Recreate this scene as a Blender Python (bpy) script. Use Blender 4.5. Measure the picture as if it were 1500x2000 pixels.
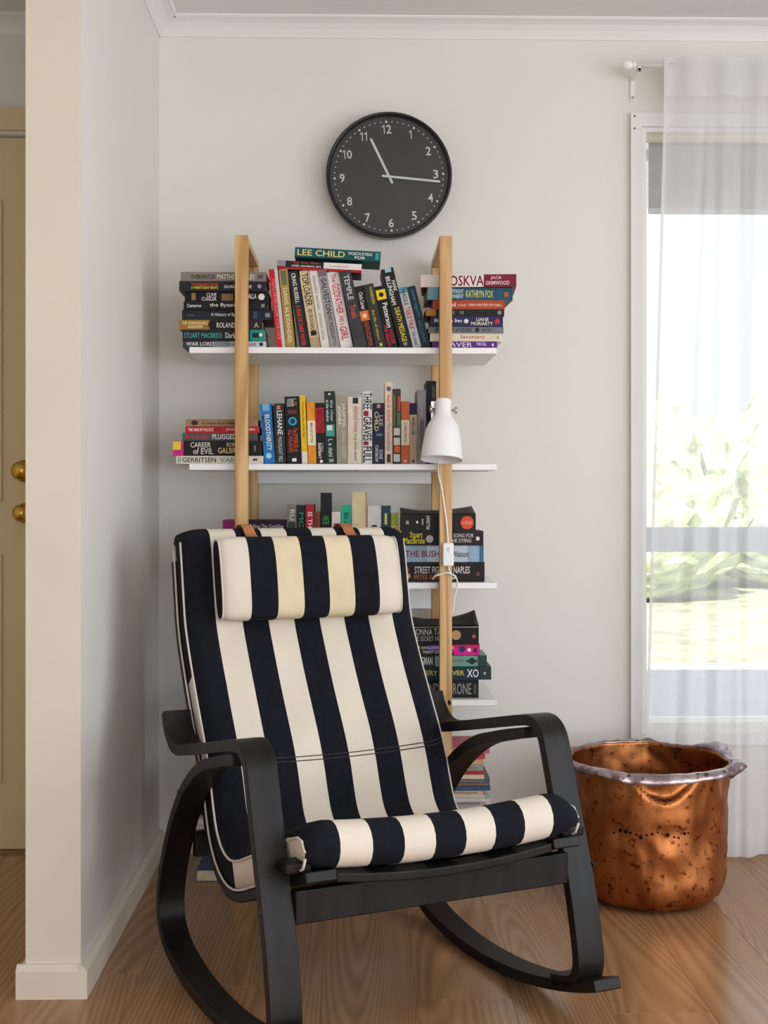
import bpy, bmesh, math, random
from mathutils import Vector, Matrix, noise
random.seed(7)
for o in list(bpy.data.objects): bpy.data.objects.remove(o)
SC = bpy.context.scene
COL = SC.collection

# ---------------------------------------------------------------- camera
FPX = 2500.0                      # focal length in pixels of the 1500x2000 frame
YAW = math.atan(55/FPX)
CAM = Vector((0, -3.66, 1.025))
cd = bpy.data.cameras.new('camera'); cam = bpy.data.objects.new('camera', cd); COL.objects.link(cam)
cd.sensor_fit = 'VERTICAL'; cd.sensor_height = 32; cd.lens = FPX*32/2000
cd.shift_y = -37/2000; cd.clip_start = .05
cam.location = CAM; cam.rotation_euler = (math.pi/2, 0, -YAW)
SC.camera = cam

# ---------------------------------------------------------------- world, sun, large lights, exposure
w = bpy.data.worlds.new('world'); SC.world = w; w.use_nodes = True
bg = w.node_tree.nodes['Background']; bg.inputs[0].default_value = (.86, .93, 1, 1); bg.inputs[1].default_value = 1.6
SC.view_settings.view_transform = 'Standard'; SC.view_settings.look = 'None'
SC.view_settings.gamma = 1; SC.view_settings.exposure = -0.1
SC.view_settings.use_curve_mapping = False
def light(name, kind, loc, rot, energy, color, size=None, size_y=None, angle=None):
    l = bpy.data.lights.new(name, kind); l.energy = energy; l.color = color
    if size: l.shape = 'RECTANGLE'; l.size = size; l.size_y = size_y
    if angle: l.angle = angle
    o = bpy.data.objects.new(name, l); COL.objects.link(o); o.location = loc; o.rotation_euler = rot
    return o
light('sun', 'SUN', (0, -8, 9), (math.radians(58), 0, math.radians(-14)), 13.0, (1, .95, .86), angle=.01)
# daylight through the big window in the right-hand wall (out of frame); added fill light from behind the camera
light('window_daylight', 'AREA', (2.72, -3.1, 1.25), (0, math.radians(90), 0), 60, (.82, .92, 1), 1.8, 3.5)
light('rear_fill', 'AREA', (1.3, -6.15, 1.2), (math.radians(90), 0, 0), 50, (.97, .97, 1), 2.6, 2.0)

# ---------------------------------------------------------------- helpers
def lin(c):
    if isinstance(c, str):
        c = c.lstrip('#'); c = [int(c[i:i+2], 16)/255 for i in (0, 2, 4)]
        return tuple((x/12.92 if x <= .04045 else ((x+.055)/1.055)**2.4) for x in c)+(1,)
    return tuple(c)+(1,) if len(c) == 3 else tuple(c)
def at(px, py, y):
    """real position of a measured image point at the known depth plane y"""
    fx = Vector((math.sin(YAW), math.cos(YAW), 0)); rx = Vector((math.cos(YAW), -math.sin(YAW), 0))
    d = fx+rx*((px-750)/FPX)+Vector((0, 0, 1))*((963-py)/FPX)
    return CAM+d*((y-CAM.y)/d.y)
MATS = {}
def mat(name, col, rough=.6, metal=0, var=.06, scale=30, bump=0, bscale=200, spec=.5, coat=0):
    """plain procedural surface: base colour with a little noise variation, optional fine bump"""
    if name in MATS: return MATS[name]
    m = bpy.data.materials.new(name); m.use_nodes = True; nt = m.node_tree; b = nt.nodes['Principled BSDF']
    c = lin(col)
    tc = nt.nodes.new('ShaderNodeTexCoord'); n = nt.nodes.new('ShaderNodeTexNoise'); n.inputs['Scale'].default_value = scale
    n.inputs['Detail'].default_value = 3
    nt.links.new(tc.outputs['Object'], n.inputs['Vector'])
    r = nt.nodes.new('ShaderNodeValToRGB'); e = r.color_ramp.elements
    e[0].position = .3; e[1].position = .7
    e[0].color = tuple(x*(1-var) for x in c[:3])+(1,); e[1].color = tuple(min(1, x*(1+var)) for x in c[:3])+(1,)
    nt.links.new(n.outputs['Fac'], r.inputs[0]); nt.links.new(r.outputs[0], b.inputs['Base Color'])
    b.inputs['Roughness'].default_value = rough; b.inputs['Metallic'].default_value = metal
    b.inputs['Specular IOR Level'].default_value = spec; b.inputs['Coat Weight'].default_value = coat
    if bump:
        n2 = nt.nodes.new('ShaderNodeTexNoise'); n2.inputs['Scale'].default_value = bscale
        nt.links.new(tc.outputs['Object'], n2.inputs['Vector'])
        bp = nt.nodes.new('ShaderNodeBump'); bp.inputs['Strength'].default_value = bump; bp.inputs['Distance'].default_value = .002
        nt.links.new(n2.outputs['Fac'], bp.inputs['Height']); nt.links.new(bp.outputs[0], b.inputs['Normal'])
    MATS[name] = m
    return m
def wood(name, c0, c1, rough=.4, stretch=(14, 14, 1.2), axis_scale=1.0, rings=6.0, rand=False, contrast=(.3, .7), fine=.35, spec=.5):
    """long-grain wood; the grain runs along the axis with the small stretch value"""
    if name in MATS: return MATS[name]
    m = bpy.data.materials.new(name); m.use_nodes = True; nt = m.node_tree; L = nt.links; b = nt.nodes['Principled BSDF']
    tc = nt.nodes.new('ShaderNodeTexCoord'); mp = nt.nodes.new('ShaderNodeMapping')
    mp.inputs['Scale'].default_value = tuple(s*axis_scale for s in stretch)
    vec = tc.outputs['Object']
    if rand:
        oi = nt.nodes.new('ShaderNodeObjectInfo'); sc = nt.nodes.new('ShaderNodeVectorMath'); sc.operation = 'SCALE'
        cmb = nt.nodes.new('ShaderNodeCombineXYZ')
        for i in range(3): L.new(oi.outputs['Random'], cmb.inputs[i])
        sc.inputs['Scale'].default_value = 37.0; L.new(cmb.outputs[0], sc.inputs[0])
        ad = nt.nodes.new('ShaderNodeVectorMath'); L.new(vec, ad.inputs[0]); L.new(sc.outputs[0], ad.inputs[1]); vec = ad.outputs[0]
    L.new(vec, mp.inputs[0])
    n1 = nt.nodes.new('ShaderNodeTexNoise'); n1.inputs['Scale'].default_value = .55; n1.inputs['Detail'].default_value = 1.2; n1.inputs['Distortion'].default_value = .3
    L.new(mp.outputs[0], n1.inputs['Vector'])
    ml = nt.nodes.new('ShaderNodeMath'); ml.operation = 'MULTIPLY'; ml.inputs[1].default_value = rings; L.new(n1.outputs['Fac'], ml.inputs[0])
    fr = nt.nodes.new('ShaderNodeMath'); fr.operation = 'PINGPONG'; fr.inputs[1].default_value = .5; L.new(ml.outputs[0], fr.inputs[0])
    n2 = nt.nodes.new('ShaderNodeTexNoise'); n2.inputs['Scale'].default_value = 9; n2.inputs['Detail'].default_value = 6
    L.new(mp.outputs[0], n2.inputs['Vector'])
    mx = nt.nodes.new('ShaderNodeMix'); mx.inputs[0].default_value = fine
    d2 = nt.nodes.new('ShaderNodeMath'); d2.operation = 'MULTIPLY'; d2.inputs[1].default_value = 2; L.new(fr.outputs[0], d2.inputs[0])
    L.new(d2.outputs[0], mx.inputs[2]); L.new(n2.outputs['Fac'], mx.inputs[3])
    r = nt.nodes.new('ShaderNodeValToRGB'); e = r.color_ramp.elements
    e[0].position, e[1].position = contrast; e[0].color = lin(c0); e[1].color = lin(c1)
    L.new(mx.outputs[0], r.inputs[0]); L.new(r.outputs[0], b.inputs['Base Color'])
    b.inputs['Roughness'].default_value = rough; b.inputs['Specular IOR Level'].default_value = spec
    bp = nt.nodes.new('ShaderNodeBump'); bp.inputs['Strength'].default_value = .08; bp.inputs['Distance'].default_value = .001
    L.new(n2.outputs['Fac'], bp.inputs['Height']); L.new(bp.outputs[0], b.inputs['Normal'])
    MATS[name] = m
    return m

def mesh_obj(name, bm, m=None, parent=None, smooth=False, mats=None):
    me = bpy.data.meshes.new(name); bmesh.ops.recalc_face_normals(bm, faces=bm.faces[:]); bm.to_mesh(me); bm.free()
    for q in (mats or ([m] if m else [])): me.materials.append(q)
    if smooth:
        for p in me.polygons: p.use_smooth = True
    return link(name, me, parent)
def link(name, me, parent=None):
    o = bpy.data.objects.new(name, me); COL.objects.link(o); o.parent = parent
    return o
def tag(o, label, cat, group=None):
    o['label'] = label; o['category'] = cat
    if group: o['group'] = group
    return o
def thing(name, label, cat, loc=(0, 0, 0), rot=(0, 0, 0), group=None):
    o = bpy.data.objects.new(name, None); COL.objects.link(o); o.location = loc; o.rotation_euler = rot; o.empty_display_size = .05
    return tag(o, label, cat, group)
def struct(name, bm, m, parent=None, smooth=False):
    o = mesh_obj(name, bm, m, parent, smooth)
    if parent is None: o['kind'] = 'structure'
    return o
def box(bm, x0, x1, y0, y1, z0, z1):
    vs = [bm.verts.new((x, y, z)) for x in (x0, x1) for y in (y0, y1) for z in (z0, z1)]
    for f in ((0, 1, 3, 2), (4, 6, 7, 5), (0, 4, 5, 1), (2, 3, 7, 6), (0, 2, 6, 4), (1, 5, 7, 3)): bm.faces.new([vs[i] for i in f])
    return vs
def boxes(*bs):
    bm = bmesh.new()
    for b in bs: box(bm, *b)
    return bm
def bevel(o, wd=.003, seg=2, ang=40):
    m = o.modifiers.new('bevel', 'BEVEL'); m.width = wd; m.segments = seg; m.limit_method = 'ANGLE'; m.angle_limit = math.radians(ang)
    for p in o.data.polygons: p.use_smooth = True
    m.harden_normals = True
    return o
def tube_bm(pts, r, seg=10, bm=None, cap=True):
    bm = bm or bmesh.new(); pts = [Vector(p) for p in pts]; rings = []; up = Vector((.13, .31, .94)).normalized()
    for i, p in enumerate(pts):
        t = (pts[min(i+1, len(pts)-1)]-pts[max(i-1, 0)]).normalized()
        a = t.cross(up)
        if a.length < 1e-3: a = t.cross(Vector((1, 0, 0)))
        a.normalize(); b = t.cross(a).normalized(); rr = r(i) if callable(r) else r
        rings.append([bm.verts.new(p+(a*math.cos(k*2*math.pi/seg)+b*math.sin(k*2*math.pi/seg))*rr) for k in range(seg)])
        up = -b if (-b).dot(up) > 0 else b
    for A, B in zip(rings, rings[1:]):
        for k in range(seg): bm.faces.new((A[k], A[(k+1) % seg], B[(k+1) % seg], B[k]))
    if cap: bm.faces.new(rings[0][::-1]); bm.faces.new(rings[-1])
    return bm
def lathe_bm(prof, seg=48, fn=None, bm=None):
    """prof: list of (r, z); fn(r, ang, z) -> (r, z) deforms"""
    bm = bm or bmesh.new(); rings = []
    for r, z in prof:
        ring = []
        for k in range(seg):
            a = 2*math.pi*k/seg; rr, zz = fn(r, a, z) if fn else (r, z)
            ring.append(bm.verts.new((rr*math.cos(a), rr*math.sin(a), zz)))
        rings.append(ring)
    for A, B in zip(rings, rings[1:]):
        for k in range(seg): bm.faces.new((A[k], A[(k+1) % seg], B[(k+1) % seg], B[k]))
    return bm, rings
def crom(pts, n=8):
    """Catmull-Rom resampling of 2D/3D points"""
    P = [Vector(p) for p in pts]; out = []
    for i in range(len(P)-1):
        p0 = P[max(i-1, 0)]; p1 = P[i]; p2 = P[i+1]; p3 = P[min(i+2, len(P)-1)]
        for k in range(n):
            t = k/n
            out.append(.5*((2*p1)+(p2-p0)*t+(2*p0-5*p1+4*p2-p3)*t*t+(3*p1-p0-3*p2+p3)*t**3))
    out.append(P[-1]); return out

# deferred lettering: all text curves become meshes in a single pass at the end
PENDING = []
def letter(parent, text, m, w, h, mtx, name='title_lettering', bold=0, depth=.0003):
    PENDING.append((parent, text, m, w, h, mtx, name, bold, depth))

# ---------------------------------------------------------------- materials
M_wall = mat('wall_paint', '#e3e0d9', .55, var=.015, scale=2.2, bump=.05, bscale=500)
M_end = mat('partition_end_warm_lit', '#e4dacb', .5, var=.03, scale=3)  # wall colour with the warm light on this end mixed in
M_trim = mat('trim_paint', '#eae9e6', .4, var=.02, scale=5)
M_ceil = mat('ceiling_paint', '#e6e6e5', .8, var=.01)
M_base = mat('skirting_paint', '#e6dccb', .4, var=.05, scale=9)
M_door = mat('door_paint', '#d9c39a', .45, var=.02, scale=4)
M_white = mat('white_gloss', '#f1f0ee', .3, var=.01)
M_shelf = mat('white_shelf_laminate', '#f0f0f0', .35, var=.01)
M_birch = wood('birch', '#b98a4e', '#dcb47c', .38, (26, 26, 2.0), rings=5)
M_birchy = wood('birch_lengthwise_y', '#b98a4e', '#dcb47c', .38, (26, 2.0, 26), rings=5)
M_floor = wood('oak_laminate', '#7c573a', '#bd9168', .21, (4.2, .30, 4.2), rings=90, rand=True, contrast=(-.2, 1.2), fine=.58)
M_black = wood('black_brown_stain', '#0f0c0b', '#1b1614', .46, (20, 3, 3), rings=4, spec=.28)
M_navy = mat('black_cotton', '#15171f', .92, var=.25, scale=60, bump=.35, bscale=900, spec=.2)
M_cream = mat('cream_cotton', '#e3d8c8', .92, var=.05, scale=9, bump=.3, bscale=900, spec=.2)
M_creamy = mat('yellowed_cotton', '#e0cfae', .92, var=.08, scale=12, bump=.3, bscale=900, spec=.2)
M_pipe = mat('piping_cord', '#dccfc8', .8)
M_tan = mat('tan_leather', '#b9774a', .5, var=.1)
M_brass = mat('brass', '#c9a04a', .22, metal=1, var=.05)
M_steel = mat('steel', '#b9bbbd', .22, metal=1, var=.03)
M_pages = mat('book_pages', '#d8c8a6', .85, var=.12, scale=40)
M_dark = mat('clock_black', '#141516', .25, var=.02)
M_face = mat('clock_face', '#3b3b3d', .6, var=.02)
M_num = mat('clock_print', '#dfe7e9', .5, var=.01)

# ================================================================= ROOM
PXL, PXR, PYF = -.672, -.56, -1.04       # partition
HC = 2.371
WX0, WX1, WZ0, WZ1 = .823, 2.05, .335, 2.075   # window opening
DX0, DX1, DZ = -1.71, -.89, 2.045        # front door opening
T = .12
struct('wall_back', boxes((-2.0, DX0, 0, T, 0, HC), (DX0, DX1, 0, T, DZ, HC), (DX1, WX0, 0, T, 0, HC), (WX0, WX1, 0, T, 0, WZ0),
                          (WX0, WX1, 0, T, WZ1, HC), (WX1, 2.82, 0, T, 0, HC)), M_wall)
wl = struct('wall_left', boxes((PXL, PXR, PYF+.002, 0, 0, HC)), M_wall)
struct('wall_left_end', boxes((PXL, PXR, PYF, PYF+.002, 0, HC)), M_end)
struct('wall_hall', boxes((-2.12, -2.0, -6.4, T, 0, HC)), M_wall)
struct('wall_right', boxes((2.7, 2.82, -6.4, -4.85, 0, HC), (2.7, 2.82, -1.35, 0, 0, HC), (2.7, 2.82, -4.85, -1.35, 0, .35), (2.7, 2.82, -4.85, -1.35, 2.15, HC)), M_wall)
struct('wall_rear', boxes((-2.0, 0, -6.32, -6.2, 0, HC), (2.6, 2.7, -6.32, -6.2, 0, HC), (0, 2.6, -6.32, -6.2, 2.2, HC)), M_wall)
struct('ceiling', boxes((-2.12, 2.82, -6.4, T, HC, HC+.12)), M_ceil)
struct('roof', boxes((-2.7, 3.4, -7, .6, HC+.13, HC+.32)), M_ceil)
# floor: laminate boards running towards the back wall
fl = struct('floor', boxes((-2.12, 2.82, -6.4, T, -.06, -.009)), mat('subfloor', '#4a3626', .8))
def plank_mesh(wd, ln):
    bm = boxes((-wd/2, wd/2, -ln/2, ln/2, -.009, 0))
    bmesh.ops.bevel(bm, geom=[e for e in bm.edges if all(v.co.z > -.001 for v in e.verts)], offset=.0004, segments=1, affect='EDGES')
    me = bpy.data.meshes.new('plank'); bm.to_mesh(me); bm.free(); me.materials.append(M_floor); return me
PW, PL_ = .193, 1.285
pm = plank_mesh(PW-.0004, PL_-.0004)
i = 0
x = -2.0+PW/2
while x < 2.75:
    y = -.005-PL_/2+(i*.47 % 1.0)*PL_
    while y > -6.6:
        if y-PL_/2 < -.02:
            ln = PL_
            y1 = min(y+PL_/2, -.002); y0 = y-PL_/2
            if y1-y0 > PL_-.01: o = link('plank', pm, fl); o.location = (x, y, 0)
            elif y1-y0 > .03:
                o = link('plank', plank_mesh(PW-.0004, y1-y0-.0004), fl); o.location = (x, (y0+y1)/2, 0)
        y -= PL_
    x += PW; i += 1
# skirting boards (bevelled top)
def skirting(name, x0, y0, x1, y1, nx, ny, m=M_base, h=.068, t=.016):
    """board along the wall line (x0,y0)-(x1,y1), projecting along (nx,ny)"""
    bm = bmesh.new(); prof = [(0, 0), (t, 0), (t, h-.012), (t*.45, h), (0, h)]
    A = [bm.verts.new((x0+nx*d, y0+ny*d, z)) for d, z in prof]; B = [bm.verts.new((x1+nx*d, y1+ny*d, z)) for d, z in prof]
    n = len(prof)
    for k in range(n): bm.faces.new((A[k], A[(k+1) % n], B[(k+1) % n], B[k]))
    bm.faces.new(A[::-1]); bm.faces.new(B)
    return struct(name, bm, m)
skirting('baseboard_back', PXR+.016, 0, 2.7, 0, 0, -1)
skirting('baseboard_left', PXR, 0, PXR, PYF-.016, 1, 0)
skirting('baseboard_end', PXL-.016, PYF, PXR, PYF, 0, -1)
skirting('baseboard_hall', PXL, PYF, PXL, 0, -1, 0)
# cove cornice
def cornice(name, x0, y0, x1, y1, nx, ny, m=M_trim):
    prof = [(0, HC-.047), (.004, HC-.047), (.008, HC-.04), (.018, HC-.026), (.032, HC-.014), (.048, HC-.008), (.054, HC-.008), (.06, HC-.004), (.06, HC), (0, HC)]
    bm = bmesh.new()
    A = [bm.verts.new((x0+nx*d, y0+ny*d, z)) for d, z in prof]; B = [bm.verts.new((x1+nx*d, y1+ny*d, z)) for d, z in prof]
    n = len(prof)
    for k in range(n): bm.faces.new((A[k], A[(k+1) % n], B[(k+1) % n], B[k]))
    bm.faces.new(A[::-1]); bm.faces.new(B)
    return struct(name, bm, m)
cornice('trim_1', PXR, 0, 2.7, 0, 0, -1); cornice('trim_2', PXR, 0, PXR, PYF, 1, 0); cornice('trim_3', -2.0, 0, PXL, 0, 0, -1)

# front door in the hall
dr = struct('door_1', boxes((DX0+.004, DX1-.004, .02, .06, .008, DZ-.006)), M_door)
bm = bmesh.new()
for z0, z1 in ((.2, .85), (1.0, 1.86)):
    for x0 in (DX0+.12, DX0+.47):
        x1 = x0+.23
        for a in ((x0, x1, z0, z0+.02), (x0, x1, z1-.02, z1), (x0, x0+.02, z0+.02, z1-.02), (x1-.02, x1, z0+.02, z1-.02)): box(bm, a[0], a[1], .012, .021, a[2], a[3])
mesh_obj('panel_moulding', bm, M_door, dr)
for zz, r in ((1.088, .027), (.968, .024)):
    bm, rg = lathe_bm([(.001, .062), (r*.7, .06), (r, .05), (r*.95, .035), (r*.5, .022), (r*.45, .012), (r*1.15, .008), (r*1.2, 0)], 24)
    bm.transform(Matrix.Translation((-.945, .02, zz)) @ Matrix.Rotation(math.radians(90), 4, 'X'))
    mesh_obj('door_knob', bm, M_brass, dr, True)
struct('trim_4', boxes((DX0-.06, DX1+.06, -.016, 0, DZ+.008, DZ+.07), (DX0-.06, DX0-.004, -.016, 0, 0, DZ+.008), (DX1+.004, DX1+.06, -.016, 0, 0, DZ+.008)), M_door)
struct('trim_5', boxes((DX0, DX1, -.01, .08, 0, .006)), mat('door_threshold', '#8a6a44', .5))

# window: casing, frame, rails, panes, sill
win = struct('window_1', boxes((.787, .818, -.016, 0, .303, 2.112), (.818, WX1+.03, -.016, 0, 2.075, 2.112), (.818, WX1+.03, -.016, 0, .303, .335), (WX1, WX1+.03, -.016, 0, .335, 2.075)), M_trim)
mesh_obj('window_frame', boxes((WX0, WX0+.012, .0, .11, WZ0, WZ1), (WX1-.012, WX1, 0, .11, WZ0, WZ1), (WX0+.012, WX1-.012, .0, .11, WZ1-.012, WZ1), (WX0+.012, WX1-.012, 0, .11, WZ0, WZ0+.03)), M_white, win)
mesh_obj('sash_rail', boxes((WX0+.012, WX1-.012, .055, .09, .853, .925)), mat('window_aluminium', '#d5dbe2', .4), win)
for z0, z1 in ((WZ0+.03, .853), (.925, WZ1-.012)):
    g = mesh_obj('pane', boxes((WX0+.012, WX1-.012, .068, .072, z0, z1)), None, win)
    if 'glass' not in MATS:
        m = bpy.data.materials.new('glass'); m.use_nodes = True; nt = m.node_tree; nt.nodes.clear()
        o_ = nt.nodes.new('ShaderNodeOutputMaterial'); mx = nt.nodes.new('ShaderNodeMixShader'); t_ = nt.nodes.new('ShaderNodeBsdfTransparent'); gl = nt.nodes.new('ShaderNodeBsdfGlossy')
        gl.inputs['Roughness'].default_value = .02; fz = nt.nodes.new('ShaderNodeFresnel'); fz.inputs[0].default_value = 1.3
        nt.links.new(fz.outputs[0], mx.inputs[0]); nt.links.new(t_.outputs[0], mx.inputs[1]); nt.links.new(gl.outputs[0], mx.inputs[2]); nt.links.new(mx.outputs[0], o_.inputs[0]); MATS['glass'] = m
    g.data.materials.append(MATS['glass'])
for z in (2.103, 2.068):
    bm, _ = lathe_bm([(.0001, .0), (.0028, 0), (.0028, -.002)], 10); bm.transform(Matrix.Translation((.797, -.0165, z)) @ Matrix.Rotation(math.radians(90), 4, 'X'))
    mesh_obj('nail_hole', bm, mat('dark_hole', '#3a3330', .8), win)

# ---------------------------------------------------------------- garden outside the window
struct('ground_garden', boxes((-6, 14, .13, 30, -.35, -.2)), mat('grass_lawn', '#b3b59a', .9, var=.3, scale=3))
struct('ground_patio', boxes((-2, 8, .13, 5.4, -.2, -.185)), mat('patio_concrete', '#b4b9bd', .8, var=.08, scale=6))
def shrub(x, y, r, h, label, seed, col):
    bm = bmesh.new(); bmesh.ops.create_icosphere(bm, subdivisions=4, radius=1)
    for v in bm.verts:
        n = v.co.normalized(); k = 1+.22*noise.noise(n*2.3+Vector((seed, 0, 0)))+.16*noise.noise(n*7+Vector((0, seed, 0)))+.10*noise.noise(n*17)
        v.co = Vector((n.x*r*k, n.y*r*k, max(-.02, (n.z*.5+.5)*h*k)))
    o = mesh_obj('shrub', bm, mat('foliage_%d' % seed, col, .8, var=.5, scale=6, bump=.8, bscale=12), None)
    o.location = (x, y, -.2); tag(o, label, 'shrub', 'garden shrubs beyond the window')
for k, (x, y, r, h, c, d) in enumerate(((3.2, 11, 1.2, 1.5, '#a9b592', 'broad mid-green garden shrub beyond the patio'), (5.6, 13, 1.5, 2.2, '#b2bca0', 'tall pale green garden shrub behind the lawn'),
        (1.6, 14, 1.3, 1.9, '#a0ac90', 'rounded dark green garden shrub behind the lawn'), (4.3, 17, 1.8, 2.6, '#b6bfa6', 'largest pale shrub at the back of the garden'), (8.4, 16, 1.8, 2.5, '#abb598', 'bushy shrub at the far garden corner'))):
    shrub(x, y, r, h, d, k+1, c)

# ================================================================= BOOKCASE
PF, PB = -.40, -.37                       # front posts
RF_, RB_ = -.062, -.03                    # rear posts
ZT = 1.681
SH = [1.400, 1.100, .794, .492, .190]
bc = thing('bookcase', 'birch ladder-frame bookcase with five white shelves against the back wall', 'bookcase', (0, 0, 0))
LX0, LX1, RX0, RX1 = -.3075, -.2745, .2135, .2455
for x0, x1 in ((LX0, LX1), (RX0, RX1)):
    for y0, y1 in ((PF, PB), (RF_, RB_)):
        bevel(mesh_obj('post', boxes((x0, x1, y0, y1, 0, ZT if y0 == PF else ZT-.0205)), M_birch, bc), .0015, 1)
    bevel(mesh_obj('top_rail', boxes((x0+.0003, x1-.0003, PB, RB_, ZT-.02, ZT)), M_birchy, bc), .0015, 1)
for z in SH:
    bevel(mesh_obj('shelf', boxes((-.4275, .3635, -.366, -.0635, z-.016, z)), M_shelf, bc), .0012, 1)
for z0, z1 in ((1.052, 1.083), (.70, .757)):
    mesh_obj('cross_rail', boxes((LX1, RX0, -.058, -.04, z0, z1)), M_shelf, bc)

# ================================================================= BOOKS
FONTM = {}
def ink(c): return mat('ink_'+c.lstrip('#'), c, .55, var=.02, spec=.2)
def cover_m(c): return mat('cover_'+c.lstrip('#'), c, .5, var=.10, scale=45, spec=.2)
def book(L, T_, D, col, items, label, loc, rot, group, pages=None, name='paperback_book', back=None):
    """spine along local X on the plane y=0 (facing -Y), thickness along Z, boards going back +Y.
    items: ('t', text, x0, x1, z0, z1, colour) | ('tv', ...) rotated | ('r', x0, x1, z0, z1, colour) | ('c', xc, zc, r, colour); x,z as fractions"""
    root = thing(name, label, 'book', loc, rot, group)
    c = .0014
    bm = boxes((0, L, 0, c, 0, T_), (0, L, c, D, 0, c), (0, L, c, D, T_-c, T_))
    cov = mesh_obj('cover', bm, cover_m(col), root)
    mesh_obj('page_block', boxes((.0012, L-.0012, c, D-.0025, c, T_-c)), pages or M_pages, root)
    lay = 0
    for it in items:
        k = it[0]; lay += 1; off = -.0002-.00012*lay
        if k in ('t', 'tv'):
            _, tx, x0, x1, z0, z1, tcol = it
            X = Vector((1, 0, 0)); Zv = Vector((0, 0, 1))
            ww, hh = (x1-x0)*L, (z1-z0)*T_
            cx, cz = (x0+x1)/2*L, (z0+z1)/2*T_
            mt = Matrix.Translation((cx, off, cz)) @ Matrix.Rotation(math.radians(90), 4, 'X')
            if k == 'tv': mt = mt @ Matrix.Rotation(math.radians(90), 4, 'Z'); ww, hh = hh, ww
            letter(cov, tx, ink(tcol), ww, hh, mt)
        elif k == 'r':
            _, x0, x1, z0, z1, tcol = it
            mesh_obj('spine_print', boxes((x0*L, x1*L, off, -.00005, z0*T_, z1*T_)), ink(tcol), cov)
        elif k == 'c':
            _, xc, zc, r, tcol = it
            bm, rg = lathe_bm([(r*T_, 0), (r*T_, -off-.00005)], 20); bm.faces.new(rg[0][::-1]); bm.faces.new(rg[1])
            bm.transform(Matrix.Translation((xc*L, -.00005, zc*T_)) @ Matrix.Rotation(math.radians(90), 4, 'X'))
            mesh_obj('spine_print', bm, ink(tcol), cov)
    return root
ORD = ['top', 'second down', 'third down', 'fourth down', 'fifth down', 'sixth down', 'seventh down', 'bottom']
def stack(books, zshelf, ysp, where, group, depth=.13):
    """books from top to bottom: (px0, px1, py_top, colour, items, description[, yaw])"""
    tops = [at(0, b[2], ysp).z for b in books]+[zshelf+.0004]
    n = len(books)
    for i, b in enumerate(books):
        xa = at(b[0], b[2], ysp).x; xb = at(b[1], b[2], ysp).x
        z1 = tops[i]; z0 = tops[i+1]
        L = xb-xa; yaw = b[6] if len(b) > 6 else 0
        jy = random.uniform(-.006, .006) if i < n-1 else 0
        o = 'top' if i == 0 else ('bottom' if i == n-1 else ORD[i])
        book(L, z1-z0-.0003, min(depth, L*.66), b[3], b[4], '%s, %s in %s' % (b[5], o, where), (xa, ysp+jy, z0), (0, 0, math.radians(yaw)), group)
ROWORD = ['first', 'second', 'third', 'fourth', 'fifth', 'sixth', 'seventh', 'eighth', 'ninth', 'tenth', 'eleventh', 'twelfth', 'thirteenth', 'fourteenth', 'fifteenth', 'sixteenth', 'seventeenth', 'eighteenth']
def row(books, zshelf, ysp, where, group, depth=.13):
    """standing: (px_top_left, py_top, px_base_left, width_px, colour, items, description[, pages])"""
    prev = -9; pa = None; ph = 0
    for i, b in enumerate(books):
        pt = at(b[0], b[1], ysp); pb = at(b[2], 700, ysp); pw = at(b[2]+b[3], 700, ysp)
        T_ = (pw.x-pb.x)-.0006; dx = pt.x-pb.x; dz = pt.z-zshelf; dz -= T_*math.sin(max(0, math.atan2(-dx, dz)))
        a = math.atan2(-dx, dz); L = math.hypot(dx, dz); T_ *= math.cos(a)
        x0 = max(pb.x, prev)
        if pa is not None: a = min(a, math.atan(math.tan(pa)+(x0-prev)/min(ph, L*math.cos(a))))
        pa = a; ph = L*math.cos(a)
        prev = x0+T_/math.cos(a)+.0003
        p = Vector((x0, ysp+random.uniform(-.004, .006), zshelf+.0006))
        loc = p+Vector((-math.sin(a), 0, math.cos(a)))*L
        book(L, T_, min(depth, L*.68), b[4], b[5], '%s, %s along from hall in %s' % (b[6], ROWORD[i], where), loc, (0, math.pi/2-a, 0), group)

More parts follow.
